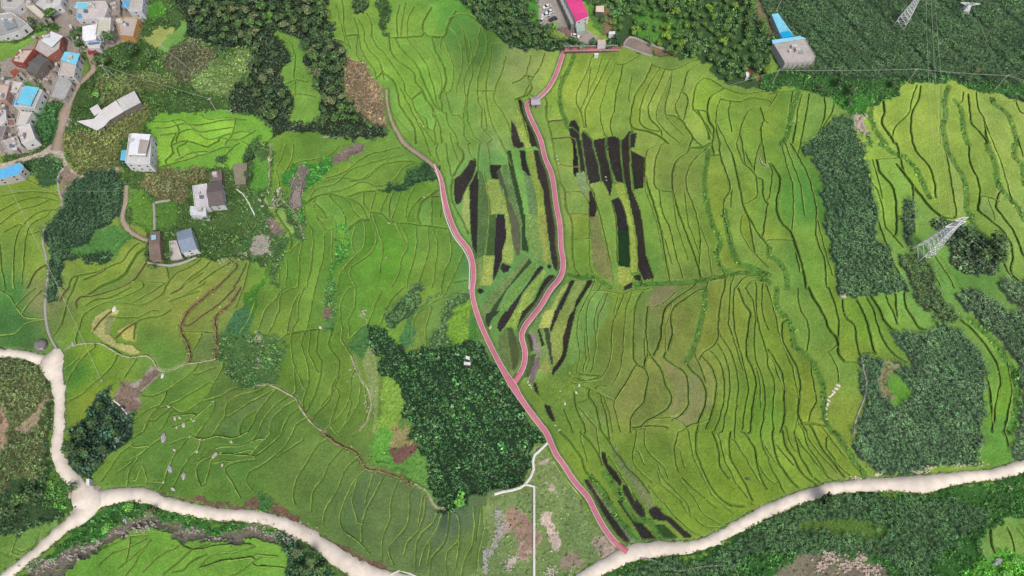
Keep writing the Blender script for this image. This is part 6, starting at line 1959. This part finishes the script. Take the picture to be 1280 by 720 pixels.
for px, py, s in ((212,509,.8),(220,524,1),(226,523,.7),(231,532,1),(243,527,.7),(240,525,.6),(267,503,.8),(219,563,.7),(247,565,.8),(276,567,.6),(290,553,.7),(238,547,.5),(205,603,.7),(251,550,.6),(279,582,.7),(218,612,.9),(222,535,.6)): rock(px, py, s, 'small pale stone on the bunds of the lower left terraces', (198, 192, 178), 'small stones of the lower left terraces')
for px, py, s in ((724,482,.7),(720,491,.7),(706,505,.7),(700,489,.4),(712,467,.5),(662,482,.6),(660,478,.5),(664,485,.4),(694,532,.5),(699,538,.6),(697,200,.5),(698,205,.5),(696,196,.4),(757,222,.5),(758,226,.4)): rock(px, py, s, 'small white stone on the grassy slope beside the pink path', (216, 220, 208), 'white stones by the pink path')
for px, py, s in ((348,240,1.2),(350,236,.9),(347,244,.8),(393,254,.5),(325,250,1),(328,258,.8),(341,283,.8),(486,279,.7),(530,247,.6)): rock(px, py, s, 'pale stone between the small left terraces', (196, 188, 178), 'pale stones between the small left terraces')
# stones of the stream and the rubble heaps: joined
def rubble(name, label, cells, n, smin, smax, c, seed):
    g = random.Random(seed); V = []; Fq = []; 
    for _ in range(n):
        px, py, rx, ry = g.choice(cells); px += g.gauss(0, rx); py += g.gauss(0, ry); x, y = [float(v) for v in uw(np.array([[px, py]]))[0]]; s = g.uniform(smin, smax); z = gz(x, y); a = g.random()*6.3
        RV = [(math.cos(t), math.sin(t)) for t in (a, a+1.3, a+2.5, a+3.8, a+5)]
        b = len(V); V += [(x+s*p_[0], y+s*p_[1]*.8, z-.1) for p_ in RV]+[(x+s*.7*p_[0]+.1*s, y+s*.55*p_[1], z+s*g.uniform(.5, .9)) for p_ in RV]
        Fq += [(b+5, b+6, b+7, b+8, b+9)]+[(b+i, b+(i+1) % 5, b+(i+1) % 5+5, b+i+5) for i in range(5)]
    o = link(name, mesh(name, V, Fq, paint(c, .9, bump=.4, amp=.3, scale=2.5))); tag(o, label, 'rubble', kind='stuff')
rubble('rubble', 'long grey heap of broken stone on the waste ground', [(622,642,2,3),(625,655,3,5),(624,665,3,4),(619,680,2,4),(613,690,2,3),(607,708,1.5,6),(606,695,1,4)], 520, .15, .45, (190, 188, 186), 1)
rubble('rubble', 'pale stone heaps beside the bottom of the white wall', [(635,708,4,4),(690,714,5,3),(642,700,2,2)], 220, .15, .4, (206, 196, 186), 2)
rubble('stream_stones', 'grey stones lying in the bed of the lower left stream', [(45,708,10,4),(60,702,8,3),(85,695,8,4),(105,685,7,3),(120,678,5,3),(150,666,8,3),(175,660,8,4),(190,655,6,4),(240,664,8,2),(270,672,6,2),(320,660,12,2),(345,668,9,2),(360,674,6,2)], 420, .2, .65, (176, 168, 160), 3)
rubble('bank_stones', 'pinkish broken rock on the lower right bank', [(1075,700,6,5),(1060,708,8,5),(1028,708,5,4),(1040,695,8,3),(1090,712,6,4)], 260, .25, .8, (190, 174, 160), 4)
rubble('roadside_stones', 'pale stones along the verges of the right road', [(1160,585,6,1.5),(1200,583,6,1.2),(1220,580,5,1),(1150,590,4,1),(1097,593,3,1),(1210,602,14,1),(1070,598,5,1.2)], 160, .2, .5, (216, 206, 180), 5)
rubble('roadside_stones', 'pale stones along the verge of the bottom left road', [(375,655,5,1.5),(388,662,5,2),(330,650,6,1)], 80, .2, .5, (200, 190, 178), 6)
rubble('stone_litter', 'scattered stones in the gardens left of the terraces', [(326,300,5,6),(330,312,4,4),(345,250,3,5),(284,330,6,4),(305,318,4,5),(375,235,3,7),(371,258,3,3),(325,440,2,8),(322,455,2,5),(455,395,2,5),(440,460,3,8),(460,500,3,8),(465,430,2,8)], 260, .2, .5, (186, 180, 166), 8)
rubble('village_clutter', 'broken bricks and household clutter in the village yards', [(58,98,8,4),(45,98,8,3),(30,95,6,3),(10,142,6,4),(14,165,6,4),(25,172,4,4),(145,20,4,6),(90,20,4,5),(84,38,3,6),(52,88,6,4),(36,30,3,4),(150,12,3,5),(100,62,5,4),(14,190,8,3),(180,210,5,3),(84,152,4,3)], 520, .2, .7, (178, 168, 158), 9)
# ------------------------------------------------------------------ cars
def car(px, py, ang, c, label):
    x, y = [float(v) for v in uw(np.array([[px, py]], float))[0]]; t = empty('parked_car', (x, y, gz(x, y)+.05), label, 'car'); t.rotation_euler.z = ang
    def loft(secs):
        m = MB(); n = len(secs[0])
        for s_ in secs: m.V += s_
        for k in range(len(secs)-1):
            for i in range(n): m.F.append((k*n+i, k*n+(i+1) % n, (k+1)*n+(i+1) % n, (k+1)*n+i))
        m.F.append(tuple(range(n))[::-1]); m.F.append(tuple(range((len(secs)-1)*n, len(secs)*n))); return m
    sec = lambda X, w_, zb, zt: [(X, -w_, zb), (X, w_, zb), (X, w_*1.0, (zb+zt)/2), (X, w_*.88, zt), (X, -w_*.88, zt), (X, -w_, (zb+zt)/2)]
    loft([sec(-2.2, .75, .45, .8), sec(-2.0, .88, .3, .95), sec(0, .9, .3, 1.0), sec(1.5, .88, .3, .95), sec(2.15, .75, .4, .75)]).build('body', paint(c, .3), t)
    loft([sec(-1.75, .74, .96, 1.0), sec(-1.2, .78, .96, 1.45), sec(.2, .78, .96, 1.48), sec(1.1, .76, .96, .99)]).build('windscreen', GLASS, t)
    MB().box(-1.15, -.64, 1.43, .25, .64, 1.5).build('roof', paint(c, .3), t)
    for sx_ in (-1.35, 1.35):
        for sy_ in (-.85, .85): MB().bar((sx_, sy_-.1, .33), (sx_, sy_+.1, .33), .33, 12).build('wheel', paint((40, 40, 42)), t)
car(683.5, 9.5, R(-155), (240, 242, 246), 'white car parked topmost in the row by the car park edge'); car(687, 16, R(-155), (236, 238, 242), 'second white car from the top in the car park row'); car(682, 20, R(-165), (228, 232, 236), 'white car half hidden under trees beside the car park row')
car(691, 25, R(-155), (70, 72, 78), 'dark car parked lowest in the row by the car park'); car(677, 28, R(-120), (226, 230, 230), 'pale car under the trees at the lower left of the car park'); car(117, 66, R(20), (206, 70, 76), 'small red car at the top end of the village lane')
car(719, 46, R(-25), (240, 240, 240), 'white car parked at the edge of the reddish paved forecourt')

for o in list(bpy.data.objects):
    if '_s' in o: del o['_s']
